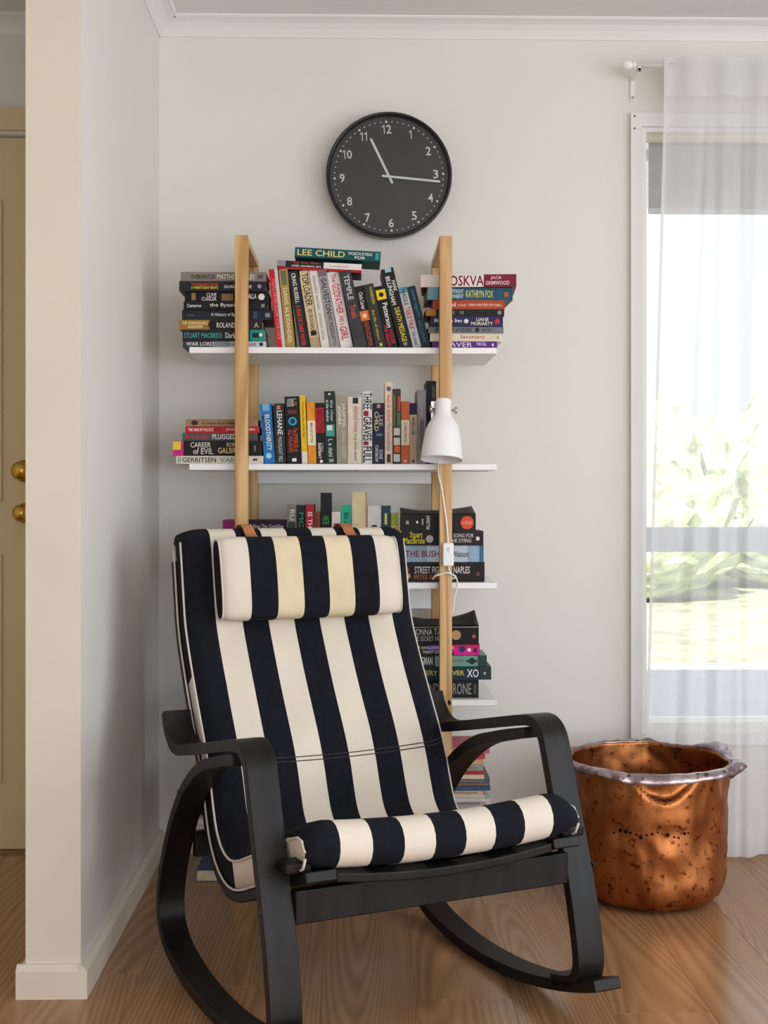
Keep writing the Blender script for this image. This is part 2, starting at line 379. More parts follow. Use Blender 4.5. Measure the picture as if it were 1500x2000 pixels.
W, K = '#e8e6e2', '#1b1c20'
c1 = lambda x: 330+.24667*x
c1y = lambda y: 460+.24667*y
G1 = 'books stacked at the hall end of the top shelf'
def S(x0, x1, y, *r): return (c1(x0), c1(x1), c1y(y))+r
stack([
 S(93, 770, 283, '#857a72', [('t', 'OVERWATCH', .12, .40, .22, .72, '#2b2725'), ('t', 'MATTHEW BETLEY', .43, .87, .22, .75, W), ('r', .9, .96, .3, .7, '#5d5550')], 'grey-brown book with dark and white capitals'),
 S(83, 765, 357, '#25262a', [('t', 'TWO YEARS EIGHT MONTHS', .14, .45, .55, .82, '#e0472f'), ('t', '& TWENTY-EIGHT NIGHTS', .14, .45, .22, .5, '#e8d23a'), ('t', 'SALMAN RUSHDIE', .52, .84, .3, .62, W), ('c', .93, .5, .2, '#9a9a9a')], 'charcoal book with red over yellow lettering'),
 S(125, 785, 437, '#121214', [('r', .08, .13, .15, .85, '#8a7442'), ('t', 'CLIVE', .26, .38, .5, .88, W), ('t', 'CUSSLER', .2, .38, .1, .46, W), ('r', .44, .58, .1, .8, '#8a6a50'), ('t', 'VALHALLA', .66, .86, .3, .8, W), ('c', .92, .5, .32, W)], 'black book with white stacked capitals'),
 S(118, 785, 518, '#1d1d20', [('t', 'Cameron', .04, .21, .3, .7, W), ('t', 'the Byzantines', .31, .76, .25, .8, W), ('r', .92, .96, .3, .7, '#8d8d8d')], 'black book with white serif lettering'),
 S(103, 820, 584, '#23262d', [('t', 'Norwich', .06, .14, .35, .6, '#6a6d74'), ('t', 'A History of Byzantium', .32, .72, .3, .72, W), ('r', .79, .83, .15, .85, '#37506e'), ('r', .92, .97, .3, .7, '#8d9096')], 'blue-black book jutting out past its neighbours'),
 S(83, 738, 663, '#2c2224', [('r', 0, .37, 0, 1, '#9a712c'), ('t', 'THE HONOURABLE', .03, .34, .52, .84, '#f0dcae'), ('t', 'ASSASSIN', .1, .28, .16, .46, '#f0dcae'), ('c', .40, .5, .42, '#1d1716'), ('t', 'ROLAND LORD', .45, .84, .2, .74, W), ('t', 'A', .9, .96, .2, .75, '#b9b2aa')], 'gold and dark brown two-tone book'),
 S(110, 760, 742, '#22252a', [('t', 'STUART MACBRIDE', .02, .48, .25, .72, '#3fa79f'), ('t', 'Dark Blood', .52, .80, .25, .75, W), ('r', .82, 1, 0, 1, '#1f8c8a'), ('r', .85, .93, .3, .7, '#1b2b30'), ('c', .95, .55, .16, W)], 'dark book with turquoise lettering and end'),
 S(110, 770, 832, '#3b4044', [('r', .5, 1, 0, 1, '#cfd2d1'), ('r', .36, .56, 0, 1, '#8c9496'), ('t', 'WAR LORD', .04, .37, .3, .9, W), ('t', 'DAVID ROLLINS', .56, .88, .3, .75, '#3a3c40'), ('r', .92, .96, .3, .8, '#2a2a2a')], 'dark grey to white book overhanging the shelf'),
], SH[0], -.345, 'hall-end top-shelf stack', G1, .15)
c2 = lambda x: 660+.24667*x
def S(x0, x1, y, *r): return (c2(x0), c2(x1), c1y(y))+r
stack([
 S(655, 1408, 298, '#7d2036', [('r', 0, .66, 0, 1, '#e6dcd8'), ('t', 'MOSKVA', .22, .66, .08, .92, '#6d1c33'), ('t', 'JACK', .73, .85, .55, .85, '#ead6d6'), ('t', 'GRIMWOOD', .68, .93, .15, .47, '#ead6d6')], 'white and maroon book with huge capitals', -4),
 S(710, 1385, 398, '#1f5366', [('r', 0, .12, 0, 1, '#6fa0b2'), ('t', 'WITHOUT', .26, .42, .52, .84, '#d4e3e6'), ('t', 'CONSENT', .26, .42, .14, .45, '#d4e3e6'), ('t', 'KATHRYN FOX', .45, .77, .2, .78, '#d8cf6a'), ('r', .90, .95, .3, .65, '#c0583f')], 'blue-green book with yellow capitals', 2),
 S(750, 1320, 500, '#b0492a', [('t', 'Naked', .1, .32, .3, .75, W), ('t', 'a novel  TARA WINTERS MITCHELL', .35, .96, .35, .62, '#f0d9c8')], 'rust orange book with small white lettering'),
 S(695, 1315, 573, '#1f2022', [('r', 0, .13, 0, 1, '#b07c33'), ('t', 'II  II', .32, .48, .25, .75, '#8b8d8d'), ('c', .94, .5, .3, '#8b8d8d')], 'black book with an amber end'),
 S(735, 1305, 628, '#2a2c4c', [('t', 'Big little lies', .05, .43, .3, .75, W), ('c', .49, .52, .22, '#d9d8e0'), ('t', 'LIANE', .63, .80, .52, .84, W), ('t', 'MORIARTY', .56, .86, .12, .45, W), ('c', .92, .5, .25, '#c0304a')], 'navy book with white serif capitals'),
 S(715, 1310, 712, '#73787c', [('t', 'ANATOMY of DESIRE', .08, .58, .25, .8, '#2c3033'), ('c', .65, .5, .36, '#26282a'), ('t', 'MARC LEWIS', .72, .84, .3, .7, '#53585c')], 'grey book with charcoal capitals'),
 S(730, 1300, 762, '#e3d6bd', [('t', 'Sanctuary', .42, .76, .25, .8, '#b0604e'), ('r', .93, .96, .35, .65, '#a79a80')], 'cream book with red handwritten title'),
 S(745, 1260, 828, '#5e2a80', [('t', 'DEAVER', .1, .62, .2, .88, '#d9cde0'), ('t', 'THE KILL', .68, .84, .4, .85, '#e3dcea'), ('r', .92, .95, .3, .7, '#d9cde0')], 'purple book with pale capitals'),
], SH[0], -.345, 'window-end top-shelf stack', 'books stacked at the window end of the top shelf', .15)
def Rw(xt0, yt, xb0, wd, *r): return (c1(xt0), c1y(yt), c1(xb0), wd*.24667)+r
q = 1337.8                                   # crop-2 x measured in crop-1 units
row([
 Rw(790, 265, 855, 72, '#c21f2f', [('r', 0, 1, .62, 1, '#cfc6c4'), ('t', 'YOU\'LL NEVER KNOW YOUR LUCK', .12, .9, .2, .6, '#e58a88')], 'slim red book with a pale edge'),
 Rw(868, 265, 930, 72, '#a58a4a', [('r', .02, .2, .2, .8, '#6d6b58'), ('t', 'DAVIS ALEXANDER', .24, .94, .28, .72, '#e6d9ac')], 'old gold book with pale capitals'),
 Rw(940, 275, 1036, 80, '#26292d', [('t', 'CRAIG RUSSELL', .03, .42, .3, .72, W), ('t', 'A FEAR OF DARK WATER', .45, .97, .25, .7, '#d9472c')], 'charcoal book with orange-red lettering'),
 Rw(1030, 270, 1126, 78, '#d3bd90', [('r', .86, 1, 0, 1, '#b59c74'), ('t', 'TOPLOADER', .04, .46, .15, .85, '#1d1b19'), ('t', 'ED OLOUGHLIN', .5, .8, .3, .7, '#3a352d'), ('r', .78, .84, .2, .8, '#1d1b19')], 'tan book with heavy black title'),
 Rw(1108, 270, 1208, 68, '#d9d3cd', [('t', 'beautiful stories', .08, .5, .3, .7, '#8b8580'), ('t', 'smaller tales', .55, .9, .3, .7, '#a29c97')], 'off-white book with faint script'),
 Rw(1170, 270, 1282, 72, '#9d9997', [('r', 0, .08, 0, 1, '#6e6a6c'), ('t', 'GALVESTON', .1, .56, .2, .82, '#2d2c3a'), ('t', 'NIC PIZZOLATTO', .58, .97, .3, .75, '#35343c')], 'grey book with dark slate capitals'),
 Rw(1240, 275, 1362, 98, '#dcd8d4', [('t', 'The', .03, .14, .3, .7, '#c8334a'), ('t', 'GODFATHER', .16, .56, .22, .8, '#c22138'), ('t', 'was a', .58, .7, .3, .7, '#cf6474'), ('t', 'GIRL', .72, .9, .22, .8, '#c22138')], 'white book with crimson capitals'),
 Rw(1330, 275, 1470, 100, '#3a3b3e', [('t', 'TEMPLE', .05, .38, .3, .75, '#c9c9c6'), ('t', 'Truth', .44, .62, .3, .8, '#c75c3c')], 'thick charcoal book with grey and rust title'),
 Rw(q+100, 395, q+228, 76, '#202125', [('t', 'Chris Carter', .1, .38, .3, .75, W), ('r', .40, .56, 0, 1, '#e07b3c'), ('c', .48, .5, .25, '#f3c9a8'), ('t', 'DEATH SCULPTOR', .58, .97, .25, .75, '#c3553a')], 'black book with an orange square'),
 Rw(q+182, 380, q+305, 84, '#34342f', [('t', 'FORBIDDEN', .05, .32, .5, .8, '#c9b44a'), ('t', 'the life of others', .4, .88, .3, .6, '#b7a650'), ('r', .93, .98, .4, .65, '#d8c040')], 'dark olive book with thin yellow lettering'),
 Rw(q+276, 395, q+392, 88, '#17181b', [('r', .06, .22, .05, .95, '#e6c62c'), ('c', .14, .5, .22, '#1d1c16'), ('t', 'Patterson', .28, .68, .4, .88, W), ('t', 'THE BEACH', .62, .97, .08, .42, '#c8283c'), ('t', 'HOUSE', .72, .95, .5, .85, '#c8283c')], 'black book with yellow square'),
 Rw(q+315, 255, q+492, 104, '#1c1d1f', [('r', 0, .05, .3, .8, '#9cc0cc'), ('t', 'MARK', .16, .3, .62, .9, W), ('t', 'BILLINGHAM', .1, .46, .2, .56, W), ('t', 'DEATH MESSAGE', .5, .93, .3, .72, '#dfd23c'), ('c', .96, .5, .16, '#8a8a88')], 'tall black book with yellow capitals'),
 Rw(q+460, 405, q+597, 70, '#b9bcbe', [('r', 0, .1, 0, 1, '#5f93a8'), ('t', 'FRAGILE', .03, .3, .25, .75, '#33363a'), ('t', 'TABLE TALK', .33, .7, .2, .8, '#c02f3f'), ('t', 'the novel', .74, .95, .3, .7, '#63676b')], 'silver-grey book with red capitals'),
 Rw(q+530, 395, q+668, 74, '#1f2c35', [('t', 'SHARP OBJECTS', .06, .5, .3, .7, '#2f8aa6'), ('t', 'GILLIAN', .55, .9, .3, .7, '#2f7f9a')], 'dark teal-navy book with blue lettering'),
], SH[0], -.335, 'leaning top-shelf row', 'books leaning in the row on the top shelf')
# two books lying on top of the leaning row
p = at(541, 503, -.33)
book(at(706, 511, -.33).x-p.x, .0225, .12, '#202224', [('r', 0, 1, 0, .28, '#b01f2c'), ('r', .55, 1, .3, 1, '#e3dedb'), ('r', 0, .1, .35, 1, '#8a8f92'), ('t', 'my dear affair', .2, .5, .68, .95, '#c44a44'), ('t', 'with modern art', .17, .52, .36, .62, W), ('t', 'a memoir', .62, .85, .5, .75, '#d58a80')],
     'black, white and red book lying across the leaning row on the top shelf', (p.x, -.335, at(0, 523.5, -.33).z), (0, math.radians(2.6), 0), 'books lying on the leaning row')
p = at(575.5, 481, -.33)
book(at(743, 490, -.33).x-p.x, .0255, .125, '#124f52', [('t', 'LEE CHILD', .03, .585, .2, .82, '#d9d283'), ('t', 'WORTH DYING', .62, .9, .5, .82, W), ('t', 'FOR', .7, .82, .12, .42, W), ('r', .94, .98, .15, .85, '#2fa08c')],
     'dark teal book with yellow capitals, highest book on the bookcase', (p.x, -.335, at(0, 500, -.33).z), (0, math.radians(3.0), 0), 'books lying on the leaning row')

# ---- second shelf
c3x = lambda x: 320+.25333*x
c3y = lambda y: 730+.25333*y
def S(x0, x1, y, *r): return (c3x(x0), c3x(x1), c3y(y))+r
stack([
 S(170, 725, 347, '#9a7a5c', [('c', .12, .5, .36, '#3a2c22'), ('r', .08, .17, .3, .7, '#3a2c22'), ('t', 'it\'s a matter of man', .22, .55, .3, .7, '#4a3526'), ('t', 'black', .58, .72, .3, .7, '#2d2019')], 'thin tan book with a dark oval'),
 S(165, 735, 405, '#c4222c', [('t', 'THE YEAR MY POLITICS', .04, .38, .25, .75, W), ('t', 'BROKE', .39, .48, .25, .75, '#5c0f14'), ('t', 'JONATHAN GREEN', .55, .94, .25, .75, W)], 'thin red book with white capitals'),
 S(143, 720, 453, '#4b5052', [('t', 'Eoin Colfer', .04, .36, .25, .78, '#c0333c'), ('t', 'PLUGGED', .40, .72, .18, .85, W), ('r', 0, .03, 0, 1, '#2c6a5c')], 'grey book with red and white lettering'),
 S(70, 750, 514, '#1c1b1f', [('r', 0, .12, 0, 1, '#c0327c'), ('r', 0, .09, .4, .95, '#e8c33a'), ('t', 'CAREER', .2, .43, .55, .9, '#d9d3c4'), ('t', 'of EVIL', .23, .46, .1, .5, '#d9d3c4'), ('t', 'ROBERT', .61, .78, .6, .88, '#d6bf8c'), ('t', 'GALBRAITH', .51, .86, .16, .54, '#d6bf8c'), ('r', .92, .94, .3, .7, '#77777a')], 'thick black book with a yellow and magenta end'),
 S(95, 768, 631, '#d9d2c4', [('tv', 'TESS', .02, .055, .15, .85, '#222220'), ('t', 'GERRITSEN', .07, .455, .2, .8, '#1e1e1d'), ('t', 'VANISH', .5, .82, .2, .8, '#5c9a83'), ('r', .88, .93, .4, .65, '#333')[:5]+('#3a3a38',)], 'cream book with black and green capitals'),
], SH[1], -.345, 'second-shelf stack', 'books stacked on the second shelf', .15)
c4 = lambda x: (640+.24*x-320)/.25333       # crop-4 x in crop-3 units
def Rw(xt0, yt, xb0, wd, *r): return (c3x(xt0), c3y(yt), c3x(xb0), wd*.25333)+r
def R4(x0, y, wd, *r): return (640+.24*x0, 730+.24*y, 640+.24*x0, wd*.24)+r
row([
 Rw(740, 230, 775, 88, '#2a78b5', [('r', 0, .12, .2, .8, '#6fb4dc'), ('t', 'BLOODTHIRSTY', .18, .78, .35, .78, W), ('c', .87, .45, .26, '#9fd4ea'), ('t', 'MARSHALL', .2, .7, .1, .32, '#15466e')], 'bright blue book with white capitals'),
 Rw(845, 230, 864, 82, '#2b2d2e', [('r', .03, .1, .3, .65, '#b9776a'), ('t', 'LEHANE', .12, .52, .3, .78, W), ('t', 'MOONLIGHT MILE', .55, .97, .3, .7, '#b7bab6')], 'dark grey book with bold white title'),
 Rw(930, 175, 952, 113, '#1a191b', [('t', 'Winner of the Pulitzer', .03, .15, .15, .85, '#c9c4bc'), ('r', .2, .26, .2, .8, '#6a3530'), ('c', .37, .5, .3, '#2f9cc0'), ('c', .37, .5, .17, '#123a4a'), ('t', 'The EMPEROR of', .47, .82, .5, .82, '#c8503a'), ('t', 'ALL MALADIES', .49, .83, .16, .46, '#c8503a'), ('r', .92, .97, .35, .65, W)], 'thick black book with a blue disc'),
 Rw(1045, 167, 1066, 46, '#e3b91f', [('r', .82, 1, 0, 1, '#d9d5cc'), ('t', 'Complete idea of the Past', .1, .62, .25, .75, '#7a6212')], 'slim yellow book with a white foot'),
 Rw(1100, 218, 1114, 66, '#e0922b', [('r', .3, .7, 0, 1, '#e6dcc0'), ('t', 'MAN OF LETTERS', .34, .66, .35, .65, '#4a3c26')], 'amber orange book with cream band'),
 Rw(1168, 225, 1183, 66, '#1e2021', [('r', .08, .49, 0, 1, '#b3262f'), ('t', 'ABSOLUTION', .1, .47, .15, .85, '#1e1515'), ('t', 'CARO', .66, .8, .55, .8, '#a9adad'), ('t', 'RAMSAY', .66, .92, .15, .55, W), ('c', .96, .5, .2, W)], 'half red, half black book'),
 Rw(1235, 135, 1249, 83, '#26302e', [('c', .04, .5, .12, '#d6d08a'), ('t', 'the river', .12, .42, .55, .85, '#b4c0bc'), ('t', 'at the window', .12, .42, .15, .45, '#cfd8d4'), ('r', .46, .62, .1, .9, '#3f9f8d'), ('r', .47, .54, .2, .7, '#cfe6de'), ('t', 'L a dahl', .66, .9, .3, .7, '#c9d2ce'), ('r', .93, .98, .3, .75, '#8d9794')], 'tall green-black book with mint band'),
 Rw(1325, 175, 1334, 86, '#9c9484', [('t', 'JASPER', .1, .46, .5, .85, '#ded8c4'), ('t', 'JONES', .14, .42, .12, .45, '#efe9d6'), ('t', 'CRAIG SILVEY', .5, .92, .5, .8, '#c7c0ac')], 'grey-beige book with pale capitals'),
 R4(165, 190, 113, '#d8cfbd', [('r', .01, .1, .35, .75, '#2b3232'), ('t', 'elephant moon', .14, .5, .3, .8, '#c0607a'), ('t', 'a long novel about', .5, .95, .4, .7, '#6a6458')], 'thick cream book with dark square'),
 R4(285, 145, 79, '#d5d4d2', [('t', 'THREE', .02, .25, .05, .95, '#16171a'), ('r', .27, .34, .1, .6, '#8e2338'), ('t', 'GRAVES', .35, .68, .05, .95, '#16171a'), ('r', .69, .74, .1, .6, '#8e2338'), ('t', 'FULL', .76, .98, .05, .95, '#16171a')], 'white book with giant black capitals'),
 R4(366, 240, 99, '#20243a', [('r', .02, .08, .35, .65, '#c77a6a'), ('t', 'LEE', .2, .38, .55, .85, '#b9b4a4'), ('t', 'CHILD', .14, .46, .15, .5, '#d9cfa4'), ('r', .5, .54, .3, .8, '#4f86a4'), ('t', 'GONE', .76, .92, .55, .85, '#c9ced6'), ('t', 'TOMORROW', .68, .97, .2, .48, '#c9ced6')], 'midnight blue book with pale gold capitals'),
 R4(466, 70, 64, '#e2c7b0', [('c', .08, .5, .3, '#5a5a88'), ('t', 'Alain de Botton', .15, .48, .3, .7, '#b8584e'), ('t', 'The Course of Love', .5, .84, .3, .7, '#5b6ea0'), ('r', .88, .98, .25, .75, '#4a3c34')], 'tall peach book with a blue and red title'),
 R4(531, 125, 65, '#3a3a34', [('r', .1, .3, .62, .95, '#b8503a'), ('r', .32, .5, .55, .95, '#4f7c5c'), ('r', .08, .5, .06, .3, '#6f6a3c'), ('r', .52, .62, .1, .9, '#c9ccc0'), ('r', .65, .75, .1, .9, '#c9ccc0'), ('r', .76, .85, .2, .9, '#d2613a'), ('r', .87, .97, .1, .9, '#b9c8c6')], 'multicoloured zigzag patterned book'),
 R4(598, 225, 70, '#c8623e', [('r', .3, .7, 0, 1, '#e3d5bd'), ('t', 'A ROOM OF ONES OWN', .34, .66, .35, .65, '#4a3a30'), ('r', .94, .97, .35, .65, '#e3d5bd')], 'terracotta book with cream band'),
 R4(669, 240, 59, '#b9a58c', [('r', 0, .19, 0, 1, '#272640'), ('t', 'WHEN I DIE', .23, .52, .25, .75, '#3a332a'), ('r', .93, .97, .3, .7, '#4a4238')], 'beige book with a navy head'),
 R4(729, 130, 75, '#8f8d94', [('t', 'the country', .06, .38, .3, .7, '#b7b08e'), ('t', 'VENGEANCE', .4, .8, .3, .75, '#3b4044')], 'mid-grey book partly behind the lamp'),
 R4(805, 60, 80, '#1c1e26', [('t', 'HISTORY OF THE WORLD', .06, .5, .6, .85, '#8c8f98')], 'tall blue-black book partly behind the lamp'),
], SH[1], -.335, 'second-shelf row', 'books standing on the second shelf')

# ---- third shelf
c5x = lambda x: 420+.25333*x
c5y = lambda y: 940+.25333*y
def R5(x0, y, wd, *r): return (c5x(x0), c5y(y), c5x(x0), wd*.25333)+r
row([
 R5(555, 185, 74, '#7d746a', [('t', 'RU', .06, .2, .3, .8, '#d6d0c4'), ('r', .22, .4, .1, .9, '#3c3a3a'), ('r', .42, .6, .1, .9, '#c99a5c')], 'grey-brown photographic book'),
 R5(630, 185, 68, '#20282a', [('t', 'MCKINTY', .1, .7, .25, .8, '#3f9c72')], 'black book with green lettering'),
 R5(699, 180, 66, '#a81f34', [('t', 'IS THAT THE TIME', .1, .85, .25, .8, W)], 'crimson book with white lettering'),
 R5(766, 235, 46, '#7a4026', [('r', .1, .9, .3, .5, '#5c2f1c')], 'small russet brown book'),
 R5(813, 90, 84, '#1b1c1e', [('t', 'WALTER', .26, .36, .2, .8, '#4f9c5c'), ('t', 'A', .42, .5, .3, .8, '#4fae62'), ('t', 'MOST', .5, .86, .12, .88, '#d8403c')], 'tall black book with red and green title'),
 R5(900, 237, 70, '#d4cdc6', [('c', .18, .35, .14, '#b42c40'), ('c', .55, .66, .2, '#2c3440')], 'white book with small stars'),
 R5(973, 185, 76, '#1fa583', [('t', 'BLOW IT UP', .1, .72, .3, .75, '#0f4a40')], 'mint green book with dark lettering'),
 R5(1058, 85, 114, '#d3bf98', [('r', .0, 1, .9, 1, '#a98c60')], 'thick cream book with plain spine'),
 R5(1176, 190, 106, '#c9c8c9', [('c', .3, .5, .26, '#3c4048'), ('r', .38, .5, .2, .75, '#525866'), ('t', 'DAVID', .58, .94, .55, .9, '#1f2226'), ('t', 'EAGLE', .58, .94, .12, .45, '#1f2226')], 'grey-white book with a dark portrait'),
 R5(1284, 190, 72, '#28404a', [('t', 'Peter', .3, .6, .25, .75, '#6fae9c'), ('t', 'D', .7, .9, .25, .8, '#d2d84a'), ('r', .1, .25, .35, .6, '#c8d66a')], 'slate blue book with lime lettering'),
 R5(1357, 248, 58, '#9bab2c', [('c', .22, .5, .3, '#e6d9b0'), ('c', .22, .5, .16, '#b43c34'), ('r', .55, .8, .1, .9, '#d08a2c')], 'small lime green book'),
], SH[2], -.30, 'third-shelf row', 'books standing on the third shelf', .12)
stack([
 (c5x(58), c5x(552), c5y(300), '#2a1f2a', [('r', 0, .2, 0, 1, '#8e2a6a'), ('t', 'A New Day Geraldine', .42, .95, .2, .7, '#b9aeb4')], 'dark purple book with a magenta end'),
 (434, 558, 1041, '#4a3038', [], 'plum coloured book'), (436, 560, 1063, '#2c3440', [], 'slate coloured book'), (432, 556, 1088, '#6a5a48', [], 'brown book'), (434, 558, 1112, '#30343a', [], 'charcoal book'),
], SH[2], -.30, 'third-shelf stack behind chair', 'books stacked behind the chair', .14)
c6x = lambda x: 760+.16*x
c6y = lambda y: 960+.16*y
def S(x0, x1, y, *r): return (c6x(x0), c6x(x1), c6y(y))+r
stack([
 S(150, 1058, 282, '#1d1e20', [('tv', '30', .06, .1, .4, .62, W), ('tv', 'I', .2, .225, .45, .62, W), ('tv', 'AM', .27, .30, .35, .72, W), ('tv', 'PILGRIM', .335, .385, .1, .92, W), ('c', .883, .5, .41, '#d8512f'), ('t', 'No1 BESTSELLER', .82, .945, .4, .6, '#f0b8a0')], 'black book with an orange-red disc'),
 S(165, 1150, 484, '#222122', [('t', 'Stuart', .09, .245, .55, .95, '#dcd03a'), ('t', 'MacBride', .01, .275, .12, .55, '#dcd03a'), ('c', .335, .45, .26, '#b9aeb2'), ('t', 'A SONG FOR', .58, .88, .55, .82, '#cfcac6'), ('t', 'THE DYING', .58, .85, .2, .48, '#cfcac6'), ('r', .91, .95, .35, .6, W)], 'black book with yellow author lettering'),
 S(170, 1155, 663, '#8faac2', [('r', .3, .8, .0, 1, '#b9c6d2'), ('t', 'THE BUSH', .03, .45, .3, .7, '#7a3348'), ('t', 'Don Watson', .48, .81, .3, .66, '#2c3a4c'), ('r', .95, 1, 0, 1, '#3f6c8e')], 'pale blue book with maroon capitals'),
 S(165, 1165, 868, '#1f1b1b', [('c', .03, .6, .2, '#a84a3a'), ('c', .06, .3, .15, '#c9a070'), ('t', 'STREET FIGHT IN NAPLES', .145, .82, .42, .78, '#d9d3cc'), ('t', 'PETER ROBB', .145, .48, .1, .36, '#b0623c'), ('r', .9, .94, .3, .5, '#6a4a40')], 'dark brown book with bold white capitals'),
], SH[2], -.335, 'window-end third-shelf stack', 'books stacked at the window end of the third shelf', .13)
c7x = lambda x: 780+.14667*x
c7y = lambda y: 1160+.14667*y
def S(x0, x1, y, *r): return (c7x(x0), c7x(x1), c7y(y))+r
stack([
 S(130, 1060, 440, '#171618', [('t', 'DONNA TARTT', .04, .6, .5, .85, '#b9b6b2'), ('t', 'THE SECRET HISTORY', .04, .6, .18, .44, '#a9a6a2'), ('c', .675, .5, .26, '#b39468'), ('c', .93, .42, .1, '#c0564a')], 'thick black book with a gold seal and curling cover'),
 S(160, 1070, 690, '#1c1a1e', [('r', .25, .5, .4, 1, '#5c4a9a'), ('r', .38, 1, .3, 1, '#c01f5c'), ('r', .62, 1, .05, .75, '#d0208a'), ('t', 'BOY SWALLOWS UNIVERSE', .04, .62, .6, .85, W), ('t', 'TRENT DALTON', .16, .56, .2, .46, W), ('c', .74, .6, .3, '#1f3a5c'), ('c', .845, .52, .17, W), ('r', .91, .96, .3, .7, '#4a1c5c')], 'black and magenta book with white capitals'),
 S(180, 1165, 838, '#6d9c8e', [('r', 0, .3, 0, 1, '#2c3836'), ('r', .88, 1, 0, 1, '#28463f'), ('t', 'HANGMAN', 0, .265, .15, .88, W), ('t', 'JACK HEATH', .33, .69, .28, .68, '#9c5a4a'), ('c', .8, .5, .3, '#2a2f2a'), ('r', .72, .87, .4, .6, '#2a2f2a')], 'sea green book with a dark leaf shape'),
 S(210, 1220, 984, '#17343f', [('t', 'JEFFERY DEAVER', -.02, .645, .22, .72, '#d2c25a'), ('t', 'XO', .68, .835, .18, .82, W), ('r', .86, 1, 0, 1, '#2c3a3e'), ('r', .9, .93, .4, .6, '#a9b0b0')], 'dark teal book with yellow and white capitals'),
 S(300, 1055, 1158, '#19191b', [('t', 'UNDERDRONE', .04, .87, .18, .8, '#8b8a88'), ('r', .91, .96, .2, .75, '#4a4a4a')], 'black book with outlined grey capitals'),
], SH[3], -.335, 'fourth-shelf stack', 'books stacked on the fourth shelf', .13)
def curl(px0, px1, py, ysp, D, lift, col, label_parent):
    """front cover lifting off the topmost book of a stack, curling up towards one end"""
    a = at(px0, py, ysp); b = at(px1, py, ysp); bm = bmesh.new(); n = 14; g = []
    for i in range(n+1):
        r_ = []
        for j in range(7):
            t = i/n; s = j/6
            r_.append(bm.verts.new((a.x+(b.x-a.x)*t, ysp+.002+D*s, a.z+.0015+s*(.008+lift*max(0, (t-.3)/.7)**2.4+.008*max(0, (.25-t)/.25)))))
        g.append(r_)
    for A, B in zip(g, g[1:]):
        for j in range(6): bm.faces.new((A[j], A[j+1], B[j+1], B[j]))
    o = mesh_obj('curled_cover', bm, cover_m(col), None, True); m = o.modifiers.new('t', 'SOLIDIFY'); m.thickness = .0012
    bm = bmesh.new(); top = [[(v.co.x, v.co.y, v.co.z-.0022) for v in me_v] for me_v in [[o.data.vertices[i_*7+j_] for j_ in range(7)] for i_ in range(n+1)]]
    T1 = [[bm.verts.new(p_) for p_ in r_[:-1]] for r_ in top]; B1 = [[bm.verts.new((p_[0], p_[1], a.z-.0016)) for p_ in r_[:-1]] for r_ in top]
    for G in (T1, B1):
        for A, B in zip(G, G[1:]):
            for j_ in range(5): bm.faces.new((A[j_], A[j_+1], B[j_+1], B[j_]))
    for e1, e2 in [((i_, 5), (i_+1, 5)) for i_ in range(n)]+[((i_, 0), (i_+1, 0)) for i_ in range(n)]+[((0, j_), (0, j_+1)) for j_ in range(5)]+[((n, j_), (n, j_+1)) for j_ in range(5)]:
        bm.faces.new((T1[e1[0]][e1[1]], T1[e2[0]][e2[1]], B1[e2[0]][e2[1]], B1[e1[0]][e1[1]]))
    pg = mesh_obj('lifted_pages', bm, M_pages, None)
    return o, pg
for bk in [o for o in bpy.data.objects if o.get('category') == 'book']:
    if 'gold seal' in bk['label']:
        o = curl(c7x(130), c7x(1060), c7y(440), -.335, .12, .024, '#171618', bk)
    elif 'orange-red disc' in bk['label']:
        o = curl(c6x(150), c6x(1058), c6y(282), -.335, .12, .012, '#26241f', bk)
    else: continue
    for o_ in o: o_.parent = bk; o_.matrix_parent_inverse = (Matrix.Translation(bk.location) @ bk.rotation_euler.to_matrix().to_4x4()).inverted()
# ---- fifth shelf: magazines and thin books
MC = ['#c06a7c', '#b84a58', '#d2a27c', '#8fa39a', '#a83a40', '#d8c7b0', '#56606e', '#b08a5c', '#3f5c78', '#d8b090', '#c9c2b8', '#cfcac4', '#b9a8a8', '#c6c2bc', '#6a88a0']
MN = ['dusty pink', 'raspberry', 'apricot', 'sage', 'brick red', 'cream', 'slate', 'camel', 'denim blue', 'peach', 'stone', 'off-white', 'mauve-grey', 'pale grey', 'steel blue']
z = SH[4]+.0004; zt = at(0, 1462, -.33).z; hs = []
hh = [1.0+.9*random.random() for _ in MC]; hh[0] = 2.2; ssum = sum(hh)
for i in range(len(MC)-1, -1, -1):
    t = (zt-SH[4])*hh[i]/ssum
    xr = at(950+random.uniform(-7, 8), 1520, -.33).x; ln = random.uniform(.20, .23)
    book(ln, t-.0003, .15, MC[i], [('r', .55, .93, .3, .7, '#8a8480')] if i % 3 == 0 else [], '%s thin magazine in the pile on the lowest shelf' % MN[i], (xr-ln, -.335+random.uniform(-.008, .008), z), (0, 0, math.radians(random.uniform(-1.5, 1.5))), 'magazines piled on the lowest shelf', name='magazine')
    z += t
for i in range(5):
    book(.2, .0225, .14, ['#3a3f44', '#6a4a3c', '#2c4a5c', '#8a8478', '#4c4450'][i], [], '%s book in the lowest-shelf pile at the hall end' % ['charcoal', 'brown', 'blue', 'stone', 'plum'][i], (-.415+.006*(i % 2), -.335, SH[4]+.0004+i*.023), (0, 0, 0), 'books piled at the hall end of the lowest shelf')
fb = book(.2, .030, .13, '#2f5f7c', [], 'blue paperback with yellowed pages lying on the floor under the bookcase', (-.195, -.12, .0005), (0, 0, math.pi), None)
fb.location = (-.22, -.145, .0005)

